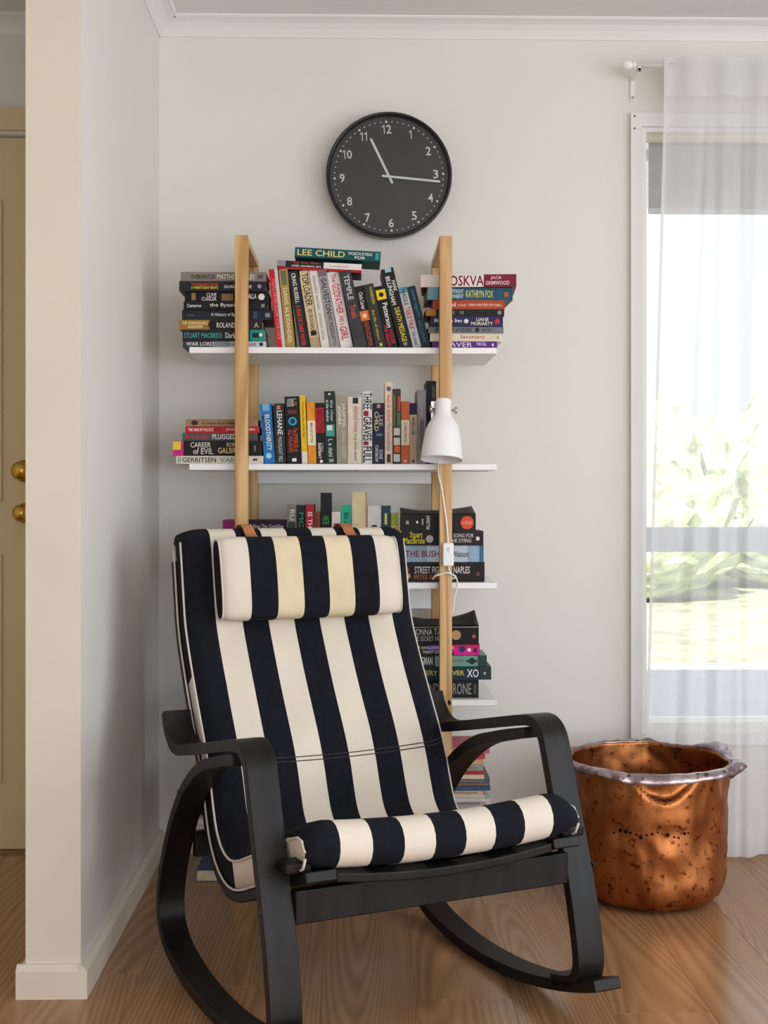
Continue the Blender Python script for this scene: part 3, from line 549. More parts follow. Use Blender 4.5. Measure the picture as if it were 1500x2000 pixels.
# ================================================================= CLOCK
CC = at(760, 341, -.058); R0 = 123/ (FPX/3.615)
ck = thing('wall_clock', 'round black wall clock with white numerals above the bookcase', 'clock', (CC.x, 0, CC.z), (0, 0, 0))
def face_m(m4): return Matrix.Rotation(math.radians(90), 4, 'X') @ m4
bm, rg = lathe_bm([(R0*.93, 0), (R0*.975, .002), (R0*.985, .02), (R0*.99, .046), (R0, .052), (R0*.995, .058), (R0*.975, .060), (R0*.955, .058), (R0*.945, .052), (R0*.94, .040)], 96)
bm.faces.new(rg[0][::-1]); bm.transform(Matrix.Rotation(math.radians(90), 4, 'X')); mesh_obj('case', bm, M_dark, ck, True)
bm, rg = lathe_bm([(R0*.942, .036), (R0*.942, .040)], 96); bm.faces.new(rg[1]); bm.transform(Matrix.Rotation(math.radians(90), 4, 'X')); dial = mesh_obj('dial', bm, M_face, ck)
rot0 = math.radians(2.8)
bm = bmesh.new()
for k in range(60):
    a = math.pi/2+rot0-k*math.pi/30; r = R0*.865; s = .0034 if k % 5 == 0 else .0019
    c = [bm.verts.new((r*math.cos(a)+s*math.cos(j*math.pi/5), -.0404, r*math.sin(a)+s*math.sin(j*math.pi/5))) for j in range(10)]; bm.faces.new(c)
mesh_obj('minute_dots', bm, M_num, dial)
for k in range(1, 13):
    a = math.pi/2+rot0-k*math.pi/6; r = R0*.745; h = .0245
    base = Matrix.Translation((r*math.cos(a), -.0405, r*math.sin(a))) @ Matrix.Rotation(math.radians(90), 4, 'X') @ Matrix.Rotation(rot0, 4, 'Z')
    txt = str(k); dw = .0145; gap = .0045; ws = [(.0075 if ch == '1' else dw) for ch in txt]; tot = sum(ws)+gap*(len(ws)-1); xx = -tot/2
    for ch, wd_ in zip(txt, ws):
        mt = base @ Matrix.Translation((xx+wd_/2, 0, 0)); xx += wd_+gap
        if ch != '1': letter(dial, ch, M_num, wd_, h, mt, 'numeral'); continue
        bm = bmesh.new()
        for poly in (((.0012, -h/2), (.0037, -h/2), (.0037, h/2), (.0012, h/2)), ((.0012, h/2), (-.0038, h/2-.0045), (-.0038, h/2-.0075), (.0012, h/2-.0035))):
            bm.faces.new([bm.verts.new(mt @ Vector((px, pz, 0))) for px, pz in poly])
        mesh_obj('numeral', bm, M_num, dial)
def hand(name, px, py, tx, ty, wd, dep):
    s = 3.615/FPX; cx, cy = 759.5, 343
    a = Vector(((tx-cx)*s, (cy-ty)*s)); b = Vector(((px-cx)*s, (cy-py)*s)); d = (b-a).normalized(); n = Vector((-d.y, d.x))*wd/2
    off = Vector(((cx-760)*s, (341-cy)*s)); bm = bmesh.new(); pts = []
    for base, dirn in ((b, 1), (a, -1)):
        for j in range(7):
            t = -math.pi/2+j*math.pi/6
            pts.append(base+off+(d*math.cos(t)*dirn+Vector((-d.y, d.x))*math.sin(t)*dirn)*wd/2)
    f = bm.faces.new([bm.verts.new((p.x, -dep, p.y)) for p in pts]); g = bmesh.ops.extrude_face_region(bm, geom=[f])
    for v in g['geom']:
        if isinstance(v, bmesh.types.BMVert): v.co.y += .0012
    return mesh_obj(name, bm, M_num, ck)
hand('hour_hand', 725, 270, 766, 354, .0068, .044); hand('minute_hand', 858, 352, 748, 341.5, .0062, .047)
bm, rg = lathe_bm([(R0*.942, .0535), (R0*.942, .0545)], 96); bm.faces.new(rg[1]); bm.faces.new(rg[0][::-1]); bm.transform(Matrix.Rotation(math.radians(90), 4, 'X'))
mesh_obj('glass_cover', bm, MATS['glass'], ck)

# ================================================================= CLAMP LAMP
lc = at(862.5, 898, -.475)                 # centre of the shade mouth
lamp = thing('clamp_lamp', 'white metal clamp lamp with bottle-shaped shade on the bookcase post', 'lamp', lc, (0, 0, 0))
prof = [(.0529, 0), (.0522, .006), (.0498, .03), (.0455, .060), (.0425, .075), (.037, .090), (.030, .101), (.026, .107), (.0222, .114), (.0208, .120), (.0202, .135), (.0200, .150), (.0185, .155), (.001, .1555)]
tilt = Matrix.Rotation(math.radians(2.6), 4, 'Y') @ Matrix.Rotation(math.radians(-10), 4, 'X')
bm, rg = lathe_bm(prof, 48); bm.transform(tilt)
o = mesh_obj('shade', bm, M_white, lamp, True); md = o.modifiers.new('t', 'SOLIDIFY'); md.thickness = .0018; md.offset = -1
bm = bmesh.new(); bmesh.ops.create_uvsphere(bm, u_segments=20, v_segments=12, radius=.022); bm.transform(tilt @ Matrix.Translation((0, 0, .052)))
mesh_obj('bulb', bm, mat('bulb_glass', '#e9e6de', .2), lamp, True)
bm, rg = lathe_bm([(.014, .068), (.016, .07), (.016, .105), (.002, .107)], 20); bm.transform(tilt); mesh_obj('socket', bm, M_white, lamp, True)
for s in (-1, 1):
    bm, rg = lathe_bm([(.001, .019), (.0035, .019), (.0035, .028), (.0085, .0285), (.0085, .034), (.001, .0345)], 16)
    bm.transform(tilt @ Matrix.Translation((0, 0, .128)) @ Matrix.Rotation(math.radians(90*s), 4, 'Y')); mesh_obj('wing_nut', bm, M_steel, lamp, True)
bm = boxes((-.014, .014, .030, .069, .118, .138)); box(bm, -.022, .022, .068, .0745, .100, .150); o = mesh_obj('clamp', bm, M_steel, lamp)
zc_ = lambda px, py, y: at(px, py, y)-lc
cpts = [zc_(856, 900, -.45), zc_(856, 912, -.43), zc_(857, 930, -.418), zc_(862, 950, -.408), zc_(866, 975, -.405), zc_(870, 1005, -.405), zc_(873.5, 1035, -.407), zc_(875, 1064, -.41)]
mesh_obj('cord', tube_bm(crom(cpts, 5), .0022, 8), M_white, lamp, True)
a = at(864, 1060, -.41)-lc; b = at(886, 1106, -.41)-lc
o = bevel(mesh_obj('inline_switch', boxes((a.x, b.x, -.4185-lc.y, -.4005-lc.y, b.z, a.z)), M_white, lamp), .004, 3)
c = (a+b)/2
mesh_obj('switch_button', boxes((c.x-.003, c.x+.003, -.4195-lc.y, -.418-lc.y, a.z-.022, a.z-.012)), mat('switch_grey', '#c9c8c6', .5), lamp)
cp2 = [zc_(876, 1104, -.41), zc_(878, 1116, -.408), zc_(884, 1130, -.39), Vector((.256, -.38, 0)), Vector((.25, -.36, 0)), Vector((.225, -.3575, 0)), Vector((.207, -.362, 0)), zc_(845, 1131, -.385), zc_(851, 1125, -.406), zc_(862, 1121, -.4075), zc_(875, 1119, -.4075), zc_(888, 1125, -.402), zc_(893.5, 1137, -.395), zc_(892, 1150, -.39), zc_(887, 1170, -.385), zc_(885, 1189, -.38), zc_(880, 1205, -.37), zc_(873, 1212, -.355)]
zl = at(870, 1126, -.39).z-lc.z
for i in range(3, 7): cp2[i] = Vector((cp2[i].x-lc.x, cp2[i].y-lc.y, zl-.002+.0007*i))
mesh_obj('cord', tube_bm(crom(cp2, 5), .0022, 8), M_white, lamp, True)

# ================================================================= ROCKING CHAIR
CH = Vector((.152, -1.303, 0)); TH = math.radians(24.09)
# chair local axes: X across, -Y forward, Z up;  (u, z) profile -> (x, -u, z)
chair = thing('rocking_chair', 'black-brown bentwood rocking chair in front of the bookcase', 'chair', CH, (0, 0, TH))
def strip(name, prof, x0, x1, t, parent, m=M_black, side=1, bv=.003, n=8):
    """bent laminated strip: prof is the outer line in (u, z), t its thickness towards the given side"""
    P = crom([(a, b, 0) for a, b in prof], n) if n else [Vector((a, b, 0)) for a, b in prof]
    bm = bmesh.new(); rings = []
    for i, p in enumerate(P):
        d = (P[min(i+1, len(P)-1)]-P[max(i-1, 0)]).normalized(); nrm = Vector((-d.y, d.x, 0))*side; q_ = p+nrm*t
        rings.append([bm.verts.new((xx, -uu, zz)) for xx, uu, zz in ((x0, p.x, p.y), (x1, p.x, p.y), (x1, q_.x, q_.y), (x0, q_.x, q_.y))])
    for A, B in zip(rings, rings[1:]):
        for k in range(4): bm.faces.new((A[k], A[(k+1) % 4], B[(k+1) % 4], B[k]))
    bm.faces.new(rings[0][::-1]); bm.faces.new(rings[-1])
    return bevel(mesh_obj(name, bm, m, parent), bv, 2, 50)
ARM = [(-.628, .552), (-.612, .524), (-.588, .503), (-.555, .494), (-.50, .501), (-.33, .536), (-.19, .5655), (-.145, .571), (-.115, .563), (-.092, .542), (-.078, .51), (-.061, .46), (-.037, .39), (-.012, .32), (.012, .245), (.028, .18), (.036, .14), (.037, .112), (.027, .084), (.004, .067), (-.03, .057), (-.06, .0505)]
def rz(u): return (u+.38)**2/(2*1.27)
ROC = [(.094, rz(.094)), (.03, rz(.03)), (-.05, rz(-.05)), (-.15, rz(-.15)), (-.26, rz(-.26)), (-.38, .0), (-.48, rz(-.48)), (-.56, rz(-.56)+.002), (-.615, .028), (-.655, .047), (-.683, .077), (-.692, .115), (-.686, .155), (-.662, .215), (-.625, .278), (-.578, .342), (-.518, .403), (-.445, .455), (-.37, .492), (-.30, .512), (-.235, .5285), (-.165, .5435)]
for s in (-1, 1):
    x0, x1 = (.283, .343) if s > 0 else (-.343, -.283)
    strip('arm_and_leg', ARM, x0, x1, .0225, chair, side=-1)
    strip('rocker', ROC, x0, x1, .0225, chair, side=-1)
    for u_, z_, xx in ((-.518, .405, 1), (-.605, .53, 1), (.006, .30, 1)):
        bm, rg = lathe_bm([(.001, .003), (.005, .003), (.006, 0)], 12); bm.transform(Matrix.Translation((s*.343, -u_+(.012 if u_ > -.1 else -.008), z_-.004)) @ Matrix.Rotation(math.radians(90*s), 4, 'Y')); mesh_obj('bolt', bm, M_dark, chair, True)
bevel(mesh_obj('front_rail', boxes((-.283, .283, -.003, .019, .269, .329)), M_black, chair), .003, 2)
bevel(mesh_obj('rear_rail', boxes((-.283, .283, .592, .612, .235, .29)), M_black, chair), .003, 2)
# cushion line shared by seat frame and cushion: front surface (u, z) from the top of the back to the front edge of the seat
FS = [(-.690, .920), (-.678, .87), (-.664, .80), (-.648, .735), (-.605, .655), (-.556, .577), (-.505, .50), (-.472, .438), (-.452, .388), (-.430, .343), (-.395, .318), (-.345, .318), (-.25, .352), (-.12, .405), (-.04, .436), (-.004, .448)]
FSP = [Vector((p.x, p.y)) for p in crom([(a, b, 0) for a, b in FS], 6)]
def offs(P, d):
    out = []
    for i, p in enumerate(P):
        t = (P[min(i+1, len(P)-1)]-P[max(i-1, 0)]).normalized(); out.append(p+Vector((t.y, -t.x))*d)
    return out
BKP = offs(FSP, -.074) if offs(FSP, .05)[0].x > FSP[0].x else offs(FSP, .074)
SGN = -1 if offs(FSP, .05)[0].x > FSP[0].x else 1
fr = offs(FSP, SGN*.0855)
fr = [p for p in fr if p.y < .876 or p.x > -.3]
for s in (-1, 1):
    x0, x1 = (.222, .2815) if s > 0 else (-.2815, -.222)
    strip('seat_strip', [(p.x, p.y) for p in fr[::3]]+[(fr[-1].x+.02, fr[-1].y+.006)], x0, x1, .02, chair, side=-1 if SGN > 0 else 1, n=4)
    bevel(mesh_obj('seat_peg', boxes((s*.2835-.026, s*.2835+.026, -.02, .02, .362, .384)), M_black, chair), .006, 2)
e = fr[-1]
bm = bmesh.new(); prev = None
for k in range(13):
    xx = -.222+.444*k/12; dz_ = -.016*(1-(xx/.222)**2); r_ = [bm.verts.new((xx, -e.x+a_, e.y+b_+dz_)) for a_, b_ in ((-.02, -.02), (.02, -.02), (.02, -.002), (-.02, -.002))]
    if prev:
        for q_ in range(4): bm.faces.new((prev[q_], prev[(q_+1) % 4], r_[(q_+1) % 4], r_[q_]))
    else: bm.faces.new(r_[::-1])
    prev = r_
bm.faces.new(prev)
bevel(mesh_obj('seat_front_rail', bm, M_black, chair), .004, 2)
sl = fr[14:-3]
bm = bmesh.new(); prev = None
for p in sl:
    r_ = [bm.verts.new((xx, -p.x-.002, p.y-.004-.018*(1-(xx/.222)**2))) for xx in [-.222+.444*k/8 for k in range(9)]]
    if prev:
        for k in range(8): bm.faces.new((prev[k], prev[k+1], r_[k+1], r_[k]))
    prev = r_
o = mesh_obj('seat_sling', bm, mat('sling_canvas', '#2a2224', .9, bump=.3, bscale=700), chair, True); md = o.modifiers.new('t', 'SOLIDIFY'); md.thickness = .002

# ---- cushion
cush = thing('chair_cushion', 'long black and cream striped cushion lying on the rocking chair', 'cushion', CH, (0, 0, TH))
SW = .56/9
xs = []
for k in range(9):
    for j in range(4): xs.append(-.28+SW*(k+j/4))
xs.append(.28)
def inset(x):
    d = .28-abs(x); return .026*max(0, 1-d/.05)**2.2
# closed loop: front surface, nose, back surface, top
def loop(x):
    ins = inset(x); sag = .0
    F = offs(FSP, SGN*ins); 
    th_ = .082
    B = offs(FSP, SGN*th_)
    pts = list(F)
    a, b = F[-1], B[-1]; m_ = (a+b)/2; r = (a-b).length/2; d = (FSP[-1]-FSP[-2]).normalized()
    for k in range(1, 8):
        t = k*math.pi/8; pts.append(m_+(a-m_)*math.cos(t)+d*r*math.sin(t)*1.05)
    pts += B[::-1]
    a, b = B[0], F[0]; m_ = (a+b)/2; r = (a-b).length/2; d = (FSP[0]-FSP[1]).normalized()
    for k in range(1, 8):
        t = k*math.pi/8; pts.append(m_+(a-m_)*math.cos(t)+d*r*math.sin(t)*.8)
    return pts
nf0 = len(FSP)
bm = bmesh.new(); rings = []
for x in xs:
    ring = []
    for i, p in enumerate(loop(x)):
        wv = .0018*noise.noise(Vector((x*9, p.x*9, p.y*9)))
        bk_ = .985 if nf0+7 <= i < 2*nf0+7 else 1
        fw = min(1, max(0, (p.x+.30)/.25)); zz_ = p.y+wv-.016*fw*(1-(x/.28)**2)+.004*fw
        if p.x > -.06: ed = max(0, 1-(.28-abs(x))/.035)**2; zz_ += (.412-zz_)*.30*ed
        ring.append(bm.verts.new((x*bk_, -p.x-wv, zz_)))
    rings.append(ring)
n = len(rings[0])
for ci, (A, B) in enumerate(zip(rings, rings[1:])):
    for k in range(n):
        f = bm.faces.new((A[k], A[(k+1) % n], B[(k+1) % n], B[k])); f.material_index = (ci//4) % 2; f.smooth = True
# sides
nf = len(FSP)
for ring, flip in ((rings[0], False), (rings[-1], True)):
    for k in range(nf-1):
        a = ring[k]; b = ring[k+1]; c = ring[nf+7+(nf-1)-(k+1)]; d = ring[nf+7+(nf-1)-k]
        f = bm.faces.new((a, b, c, d)); f.smooth = False
        zz = (a.co.z+b.co.z)/2
        f.material_index = 1 if (.47 < zz < .635 and a.co.y > .3) or a.co.y < .09 or (k > 64 and zz < .345) else 0
    f = bm.faces.new([ring[nf-1]]+ring[nf:nf+7]+[ring[nf+7]]); f.material_index = 1
    f = bm.faces.new([ring[nf+7+nf-1]]+ring[nf+7+nf:]+[ring[0]]); f.material_index = 0
body = mesh_obj('cushion_cover', bm, None, cush, False, [M_navy, M_cream])
for p in body.data.polygons: p.use_smooth = True
for x in (-.2803, .2803):
    for L_ in (loop(x)[:nf+4], loop(x)[nf+4:nf+7+nf]):
        mesh_obj('piping', tube_bm([(x, -p.x, p.y) for p in L_[::2]], .0026, 6), M_pipe, cush, True)
# double seam across the lower back
for dz in (0, .008):
    pts = []
    for k in range(29):
        x = -.27+.54*k/28; L_ = offs(FSP, SGN*(inset(x)-.0006)); zt_ = .448+.010*(x/.28)**2+dz
        j = min(range(len(L_)), key=lambda i: abs(L_[i].y-zt_) + (9 if L_[i].x > -.4 else 0)); p0 = L_[j]
        p1 = L_[j+1] if L_[j].y > zt_ else L_[j-1]
        t = (zt_-p0.y)/(p1.y-p0.y) if abs(p1.y-p0.y) > 1e-6 else 0
        q_ = p0+(p1-p0)*t; pts.append((x, -q_.x, q_.y))
    mesh_obj('seam', tube_bm(pts, .0011, 5), mat('seam_thread', '#3b3634', .9), cush, True)
# ---- head pillow hung over the top with two leather straps
pil = thing('head_pillow', 'small striped head pillow strapped to the top of the cushion', 'pillow', CH, (0, 0, TH))
pc = Vector((-.633, .833)); pd = Vector((-.040, .185)).normalized(); pn = Vector((pd.y, -pd.x))     # up along the back, out of the front
bm = bmesh.new(); rings = []; NS = 7; px_ = []
for k in range(NS):
    for j in range(4): px_.append(-.218+.436*(k+j/4)/NS)
px_.append(.218)
SEG = 36
for x in px_:
    e_ = max(0, 1-(.218-abs(x))/.05)**2.4; hh_ = .094-.006*e_; tt = .040-.014*e_; ring = []
    for k in range(SEG):
        a = 2*math.pi*k/SEG; ca, sa = math.cos(a), math.sin(a); pw = 2/3.4
        q_ = pc+pd*hh_*math.copysign(abs(ca)**pw, ca)+pn*tt*math.copysign(abs(sa)**pw, sa)
        q_ += pn*.0025*noise.noise(Vector((x*14, q_.x*12, q_.y*12)))
        ring.append(bm.verts.new((x, -q_.x, q_.y)))
    rings.append(ring)
for ci, (A, B) in enumerate(zip(rings, rings[1:])):
    for k in range(SEG):
        f = bm.faces.new((A[k], A[(k+1) % SEG], B[(k+1) % SEG], B[k])); st = ci//4
        f.material_index = 0 if st % 2 else (2 if st in (2, 4) else 1)
f = bm.faces.new(rings[0][::-1]); f.material_index = 0; f = bm.faces.new(rings[-1]); f.material_index = 1
o = mesh_obj('pillow_cover', bm, None, pil, True, [M_navy, M_cream, M_creamy])
for ring_x in (-.218, .218):
    e_ = 1; pts = []
    for k in range(SEG+1):
        a = 2*math.pi*k/SEG; ca, sa = math.cos(a), math.sin(a); pw = 2/3.4
        q_ = pc+pd*.089*math.copysign(abs(ca)**pw, ca)+pn*.027*math.copysign(abs(sa)**pw, sa); pts.append((ring_x, -q_.x, q_.y))
    mesh_obj('piping', tube_bm(pts, .0022, 6), M_pipe, pil, True)
for x in (-.124, .124):
    tp = FSP[0]; top = [pc+pd*.093+pn*.004, Vector((-.672, .9265)), Vector((-.688, .9345)), Vector((-.704, .9475)), Vector((-.726, .9530)), Vector((-.750, .947)), Vector((-.767, .929)), Vector((-.775, .90)), Vector((-.772, .85))]
    strip('strap', [(p.x, p.y) for p in top], x-.0135, x+.0135, .0025, pil, M_tan, side=1, bv=.0006, n=4)

# ================================================================= COPPER POT
PC = Vector((.745, -.415, 0)); PR_, PH = .202, .352
pot = thing('copper_pot', 'large dented copper cauldron with crumpled rim beside the curtain', 'pot', PC)
def mk_copper(name, base, dark, rough):
    m = bpy.data.materials.new(name); m.use_nodes = True; nt = m.node_tree; L = nt.links; b = nt.nodes['Principled BSDF']
    tc = nt.nodes.new('ShaderNodeTexCoord')
    mp = nt.nodes.new('ShaderNodeMapping'); mp.inputs['Scale'].default_value = (1, 1, .4); L.new(tc.outputs['Object'], mp.inputs[0])
    n1 = nt.nodes.new('ShaderNodeTexNoise'); n1.inputs['Scale'].default_value = 13; n1.inputs['Detail'].default_value = 8; n1.inputs['Distortion'].default_value = .5
    L.new(mp.outputs[0], n1.inputs['Vector'])
    r = nt.nodes.new('ShaderNodeValToRGB'); e = r.color_ramp.elements; e[0].position = .34; e[1].position = .62; e[0].color = lin(dark); e[1].color = lin(base); L.new(n1.outputs['Fac'], r.inputs[0])
    n2 = nt.nodes.new('ShaderNodeTexNoise'); n2.inputs['Scale'].default_value = 60; n2.inputs['Detail'].default_value = 6; L.new(tc.outputs['Object'], n2.inputs['Vector'])
    r2 = nt.nodes.new('ShaderNodeValToRGB'); e = r2.color_ramp.elements; e[0].position = .33; e[1].position = .42; e[0].color = (.36, .24, .19, 1); e[1].color = (1, 1, 1, 1); L.new(n2.outputs['Fac'], r2.inputs[0])
    mx = nt.nodes.new('ShaderNodeMix'); mx.data_type = 'RGBA'; mx.blend_type = 'MULTIPLY'; mx.inputs[0].default_value = 1
    L.new(r.outputs[0], mx.inputs[6]); L.new(r2.outputs[0], mx.inputs[7]); L.new(mx.outputs[2], b.inputs['Base Color'])
    b.inputs['Metallic'].default_value = 1
    rr = nt.nodes.new('ShaderNodeMapRange'); rr.inputs[3].default_value = rough+.18; rr.inputs[4].default_value = rough-.04; L.new(n1.outputs['Fac'], rr.inputs[0]); L.new(rr.outputs[0], b.inputs['Roughness'])
    bp = nt.nodes.new('ShaderNodeBump'); bp.inputs['Strength'].default_value = .35; bp.inputs['Distance'].default_value = .006; L.new(n1.outputs['Fac'], bp.inputs['Height']); L.new(bp.outputs[0], b.inputs['Normal'])
    return m
M_cop = mk_copper('copper', '#cb8450', '#8f5430', .33); M_rim = mk_copper('tarnished_copper_rim', '#cdc2c4', '#7c6a6e', .25)
FA = math.atan2(CAM.y-PC.y, CAM.x-PC.x)       # side of the pot turned to the room
def dent(a, z):
    d = 0
    da = (a-FA-.2+math.pi) % (2*math.pi)-math.pi; zl_ = .278+.07*(da/.45)**2
    t_ = min(1, max(0, (z-zl_)/.016)); d += .019*t_*t_*(3-2*t_)*max(0, 1-(da/.55)**2)*(1-.4*max(0, (z-.31)/.035))
    for (ac, zc__, aw, zw, dp) in ((-.75, .15, .12, .11, .007), (.35, .09, .25, .05, .005), (-.25, .06, .3, .05, .006), (.75, .2, .25, .08, .004), (2.4, .2, .5, .1, .008)):
        da = (a-FA-ac+math.pi) % (2*math.pi)-math.pi
        d += dp*math.exp(-(da/aw)**2-((z-zc__)/zw)**2)
    return d
def potfn(r, a, z):
    k = noise.noise(Vector((math.cos(a)*2.2, math.sin(a)*2.2, z*9)))*.005+(.5-abs(noise.noise(Vector((math.cos(a)*3.1, math.sin(a)*3.1, z*13)))))*.006-.003+noise.noise(Vector((math.cos(a)*6, math.sin(a)*6, z*22)))*.0022
    f_ = min(1, r/.15)
    return r-dent(a, z)*f_+k*f_, z+(k*.8 if z > .3 else 0)
prof = [(.001, .0015), (.10, .001), (.140, .004), (.165, .013), (.181, .028), (.190, .048), (.1935, .07)]+[(.1935+(PR_-.1935)*(k/44), .07+(PH-.07)*k/44) for k in range(1, 45)]
bm, rg = lathe_bm(prof, 160, potfn); bm.faces.new(rg[0][::-1])
o = mesh_obj('vessel', bm, M_cop, pot, True); md = o.modifiers.new('t', 'SOLIDIFY'); md.thickness = .003; md.offset = -1
def rimfn(r, a, z):
    k = 1.3*noise.noise(Vector((math.cos(a)*2.1, math.sin(a)*2.1, 3.4)))+.9*noise.noise(Vector((math.cos(a)*6.3, math.sin(a)*6.3, 7)))+.6*noise.noise(Vector((math.cos(a)*17, math.sin(a)*17, 2)))
    t = (r-PR_)/.034; k += 1.5*math.exp(-(((a-.55+math.pi) % (2*math.pi)-math.pi)/.22)**2)
    rr, zz = potfn(PR_, a, PH)
    return rr+(r-PR_)*(1+.35*k), zz+(z-PH)+t*(.013*k-.004)
bm, rg = lathe_bm([(PR_+.0004, PH-.001), (PR_+.007, PH+.005), (PR_+.017, PH+.006), (PR_+.026, PH+.001), (PR_+.034, PH-.008)], 120, rimfn)
o = mesh_obj('rim', bm, M_rim, pot, True); md = o.modifiers.new('t', 'SOLIDIFY'); md.thickness = .002
bm = bmesh.new()
for k in range(15):                          # old rivet holes where a handle band once sat
    a = FA-.42+.066*k+random.uniform(-.012, .012); z_ = .205+random.uniform(-.004, .004)+.004*math.sin(k); r_, _ = potfn(PR_-.0035, a, z_); sz = random.uniform(.002, .0055)
    c = Vector((math.cos(a)*(r_+.0012), math.sin(a)*(r_+.0012), z_)); t1 = Vector((-math.sin(a), math.cos(a), 0))
    bm.faces.new([bm.verts.new(c+t1*sz*math.cos(j*math.pi/4)*random.uniform(.7, 1.1)+Vector((0, 0, 1))*sz*math.sin(j*math.pi/4)*random.uniform(.7, 1.1)) for j in range(8)])
mesh_obj('rivet_marks', bm, mat('rivet_dark', '#1c100b', .9, spec=.05), pot)

# ================================================================= CURTAIN, ROD, BLIND
RY = -.09; rz_ = at(1260, 127, RY).z
rod = thing('curtain_rod', 'white curtain rod with ball finial and wall bracket above the window', 'curtain rod', (0, 0, 0))
xf = at(1232, 127, RY).x
mesh_obj('rod', tube_bm([(xf, RY, rz_), (2.5, RY, rz_)], .0075, 14), M_white, rod, True)
bm, rg = lathe_bm([(.001, -.028), (.006, -.026), (.0115, -.018), (.013, -.009), (.011, 0), (.008, .004), (.011, .007), (.011, .012), (.0078, .014)], 24)
bm.transform(Matrix.Translation((xf, RY, rz_)) @ Matrix.Rotation(math.radians(90), 4, 'Y')); mesh_obj('finial', bm, M_white, rod, True)
xb = at(1238, 150, -.02).x
bm = boxes((xb-.007, xb+.007, -.006, 0, rz_-.075, rz_-.005)); box(bm, xb-.005, xb+.005, RY-.004, -.004, rz_-.018, rz_-.0085); box(bm, xb-.005, xb+.005, RY-.004, RY+.004, rz_-.018, rz_-.004)
bevel(mesh_obj('bracket', bm, M_white, rod), .0015, 2)
bm, rg = lathe_bm([(.001, .002), (.004, .0015), (.0045, 0)], 12); bm.transform(Matrix.Translation((xb, -.006, rz_-.066)) @ Matrix.Rotation(math.radians(90), 4, 'X')); mesh_obj('screw', bm, M_steel, rod, True)
def sheer(name, tr, col):
    m = bpy.data.materials.new(name); m.use_nodes = True; nt = m.node_tree; nt.nodes.clear(); L = nt.links
    o_ = nt.nodes.new('ShaderNodeOutputMaterial'); mx = nt.nodes.new('ShaderNodeMixShader'); t_ = nt.nodes.new('ShaderNodeBsdfTransparent'); ad = nt.nodes.new('ShaderNodeMixShader')
    df = nt.nodes.new('ShaderNodeBsdfDiffuse'); tl = nt.nodes.new('ShaderNodeBsdfTranslucent'); df.inputs[0].default_value = lin(col); tl.inputs[0].default_value = lin(col)
    ad.inputs[0].default_value = .38; L.new(df.outputs[0], ad.inputs[1]); L.new(tl.outputs[0], ad.inputs[2])
    tc = nt.nodes.new('ShaderNodeTexCoord'); mp = nt.nodes.new('ShaderNodeMapping'); mp.inputs['Scale'].default_value = (300, 300, 1200); n_ = nt.nodes.new('ShaderNodeTexNoise'); n_.inputs['Scale'].default_value = 1
    L.new(tc.outputs['Object'], mp.inputs[0]); L.new(mp.outputs[0], n_.inputs['Vector'])
    mr = nt.nodes.new('ShaderNodeMapRange'); mr.inputs[3].default_value = 1-tr-.08; mr.inputs[4].default_value = 1-tr+.08; L.new(n_.outputs['Fac'], mr.inputs[0])
    L.new(mr.outputs[0], mx.inputs[0]); L.new(t_.outputs[0], mx.inputs[1]); L.new(ad.outputs[0], mx.inputs[2]); L.new(mx.outputs[0], o_.inputs[0])
    return m
M_sheer = sheer('sheer_voile', .48, '#f4f4f6'); M_head = sheer('voile_header', .25, '#eeeeee')
cur = thing('sheer_curtain', 'sheer white voile curtain hanging from the rod over the window', 'curtain', (0, 0, 0))
ztop = at(1300, 113, RY).z; zh = at(1300, 190, RY).z; xL = at(1295, 130, RY).x
def fold(x, z):
    f = min(1, max(0, (2.2-z)/.5)); s = (x-xL)
    top = .006*math.sin(s*62)+.004*math.sin(s*25+1)
    low = .024*math.sin(s*44+.6*math.sin(s*9))+.012*math.sin(s*83+1.3)+.012*math.sin(s*17)
    pl_ = 0
    for c_, w_, h_ in ((.115, .010, .034), (.165, .013, -.03), (.215, .009, .036), (.262, .012, -.03), (.34, .010, .036), (.42, .013, -.032), (.50, .010, .034), (.61, .012, .034), (.72, .010, -.03), (.85, .012, .034), (1.0, .012, .034), (1.15, .012, .034)):
        pl_ += h_*math.exp(-((s-c_-.02*(2.1-z)*math.sin(c_*40))/w_)**2)
    pl_ *= min(1, max(.15, z/.7))
    return top*(1-f)+(low*.6+pl_)*(.45+.55*(2.2-z)/2.2)*f
def panel(z0, z1, nz, m, name, dy=0, x_end=2.3):
    bm = bmesh.new(); NX = 420; g = []
    for j in range(nz+1):
        z = z0+(z1-z0)*j/nz; fl_ = max(0, (2.1-z)/2.1); r_ = []
        for i in range(NX+1):
            t = i/NX; x = xL+(x_end-xL)*t-.062*fl_*(1-t)**3
            yy = RY-.012+dy+fold(xL+(x_end-xL)*t, z)-.005*fl_
            r_.append(bm.verts.new((x, yy, z+(.0035*math.sin((x-xL)*58) if j == nz and dy == 0 and z1 == ztop else 0))))
        g.append(r_)
    for A, B in zip(g, g[1:]):
        for i in range(NX): bm.faces.new((A[i], A[i+1], B[i+1], B[i]))
    return mesh_obj(name, bm, m, cur, True)
panel(.012, ztop, 40, M_sheer, 'voile')
panel(zh, ztop-.002, 6, M_head, 'header_tape', -.003)
panel(.013, .11, 4, M_sheer, 'hem', -.002)
bm = bmesh.new(); prev = None
for j in range(41):
    z = .014+(ztop-.016)*j/40; fl_ = max(0, (2.1-z)/2.1); r_ = []
    for i in range(3):
        x = xL+.004*i-.062*fl_; yy = RY-.0145+fold(xL, z)-.005*fl_; r_.append(bm.verts.new((x, yy, z)))
    if prev:
        for i in range(2): bm.faces.new((prev[i], prev[i+1], r_[i+1], r_[i]))
    prev = r_
mesh_obj('side_hem', bm, M_head, cur, True)
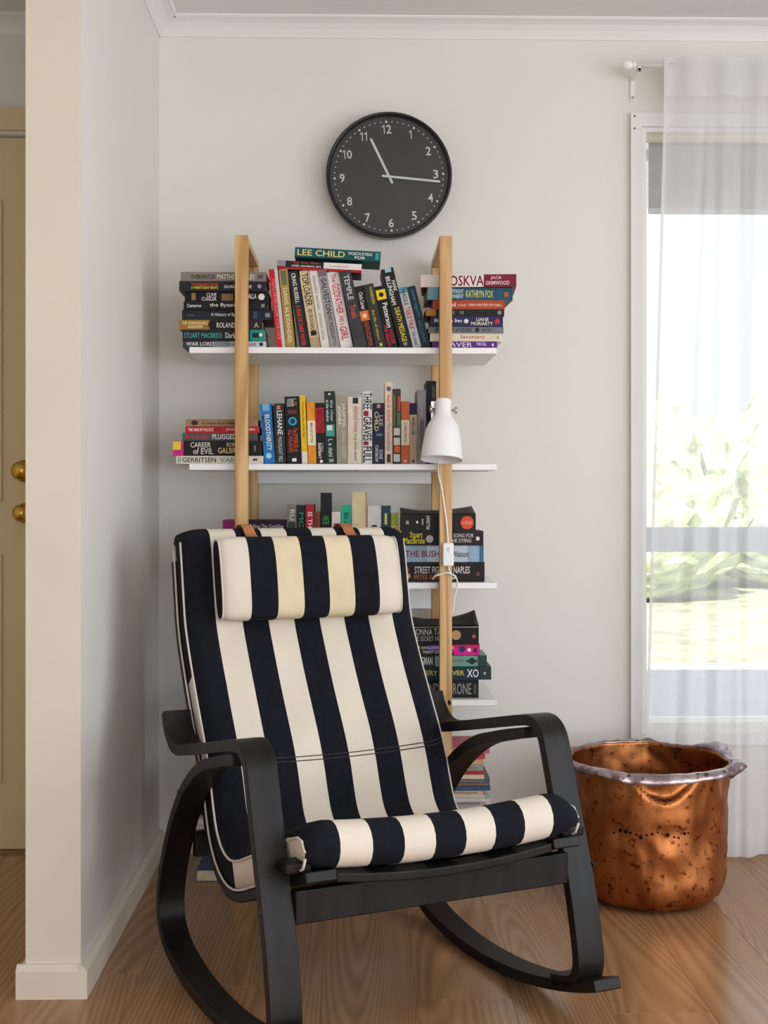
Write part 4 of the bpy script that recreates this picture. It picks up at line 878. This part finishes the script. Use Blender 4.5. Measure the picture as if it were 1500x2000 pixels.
bl = thing('roller_blind', 'grey roller blind mostly rolled up at the top of the window', 'blind', (0, 0, 0))
by = .03; zt2 = at(1270, 268, by).z; zb = at(1270, 410, by).z
M_tube = mat('blind_tube', '#fbf8e2', .4)  # lightened: brightness from the daylight outside is put into the tube colour
mesh_obj('roller_tube', tube_bm([(WX0+.016, by, zt2), (WX1-.016, by, zt2)], .0165, 20), M_tube, bl, True)
mesh_obj('blind_fabric', boxes((WX0+.028, WX1-.028, by+.0155, by+.0165, zb, zt2)), mat('blind_cloth', '#b9b9b9', .8, bump=.2, bscale=600), bl)
mesh_obj('bottom_bar', boxes((WX0+.028, WX1-.028, by+.012, by+.02, zb-.008, zb+.008)), mat('blind_bar', '#cfcfd0', .5), bl)
mesh_obj('headrail', boxes((WX0+.024, WX1-.024, by+.022, by+.04, zt2-.058, zt2-.03)), M_white, bl)
bm = bmesh.new(); zz = zt2-.02
while zz > zb+.0:
    bmesh.ops.create_icosphere(bm, subdivisions=1, radius=.0022, matrix=Matrix.Translation((WX0+.0185, by-.012, zz))); bmesh.ops.create_icosphere(bm, subdivisions=1, radius=.0022, matrix=Matrix.Translation((WX0+.0225, by-.004, zz-.002))); zz -= .0058
mesh_obj('bead_chain', bm, M_white, bl, True)

# ================================================================= lettering pass
made = []
for (parent, text, m, w_, h_, mt, name, bold, depth) in PENDING:
    cu = bpy.data.curves.new('t', 'FONT'); cu.body = text; cu.size = 1; cu.resolution_u = 2; cu.offset = .012; cu.align_x = 'CENTER'
    o = bpy.data.objects.new('t', cu); COL.objects.link(o); made.append(o)
bpy.context.view_layer.update(); dg = bpy.context.evaluated_depsgraph_get()
for o, (parent, text, m, w_, h_, mt, name, bold, depth) in zip(made, PENDING):
    me = bpy.data.meshes.new_from_object(o.evaluated_get(dg)); 
    xs_ = [v.co.x for v in me.vertices]; ys_ = [v.co.y for v in me.vertices]
    cx, cy = (max(xs_)+min(xs_))/2, (max(ys_)+min(ys_))/2; sx = w_/(max(xs_)-min(xs_)); sy = h_/(max(ys_)-min(ys_))
    for v in me.vertices: v.co = mt @ Vector(((v.co.x-cx)*sx, (v.co.y-cy)*sy, 0))
    me.materials.clear(); me.materials.append(m); me.name = name
    link(name, me, parent)
for o in made:
    cu = o.data; bpy.data.objects.remove(o); bpy.data.curves.remove(cu)
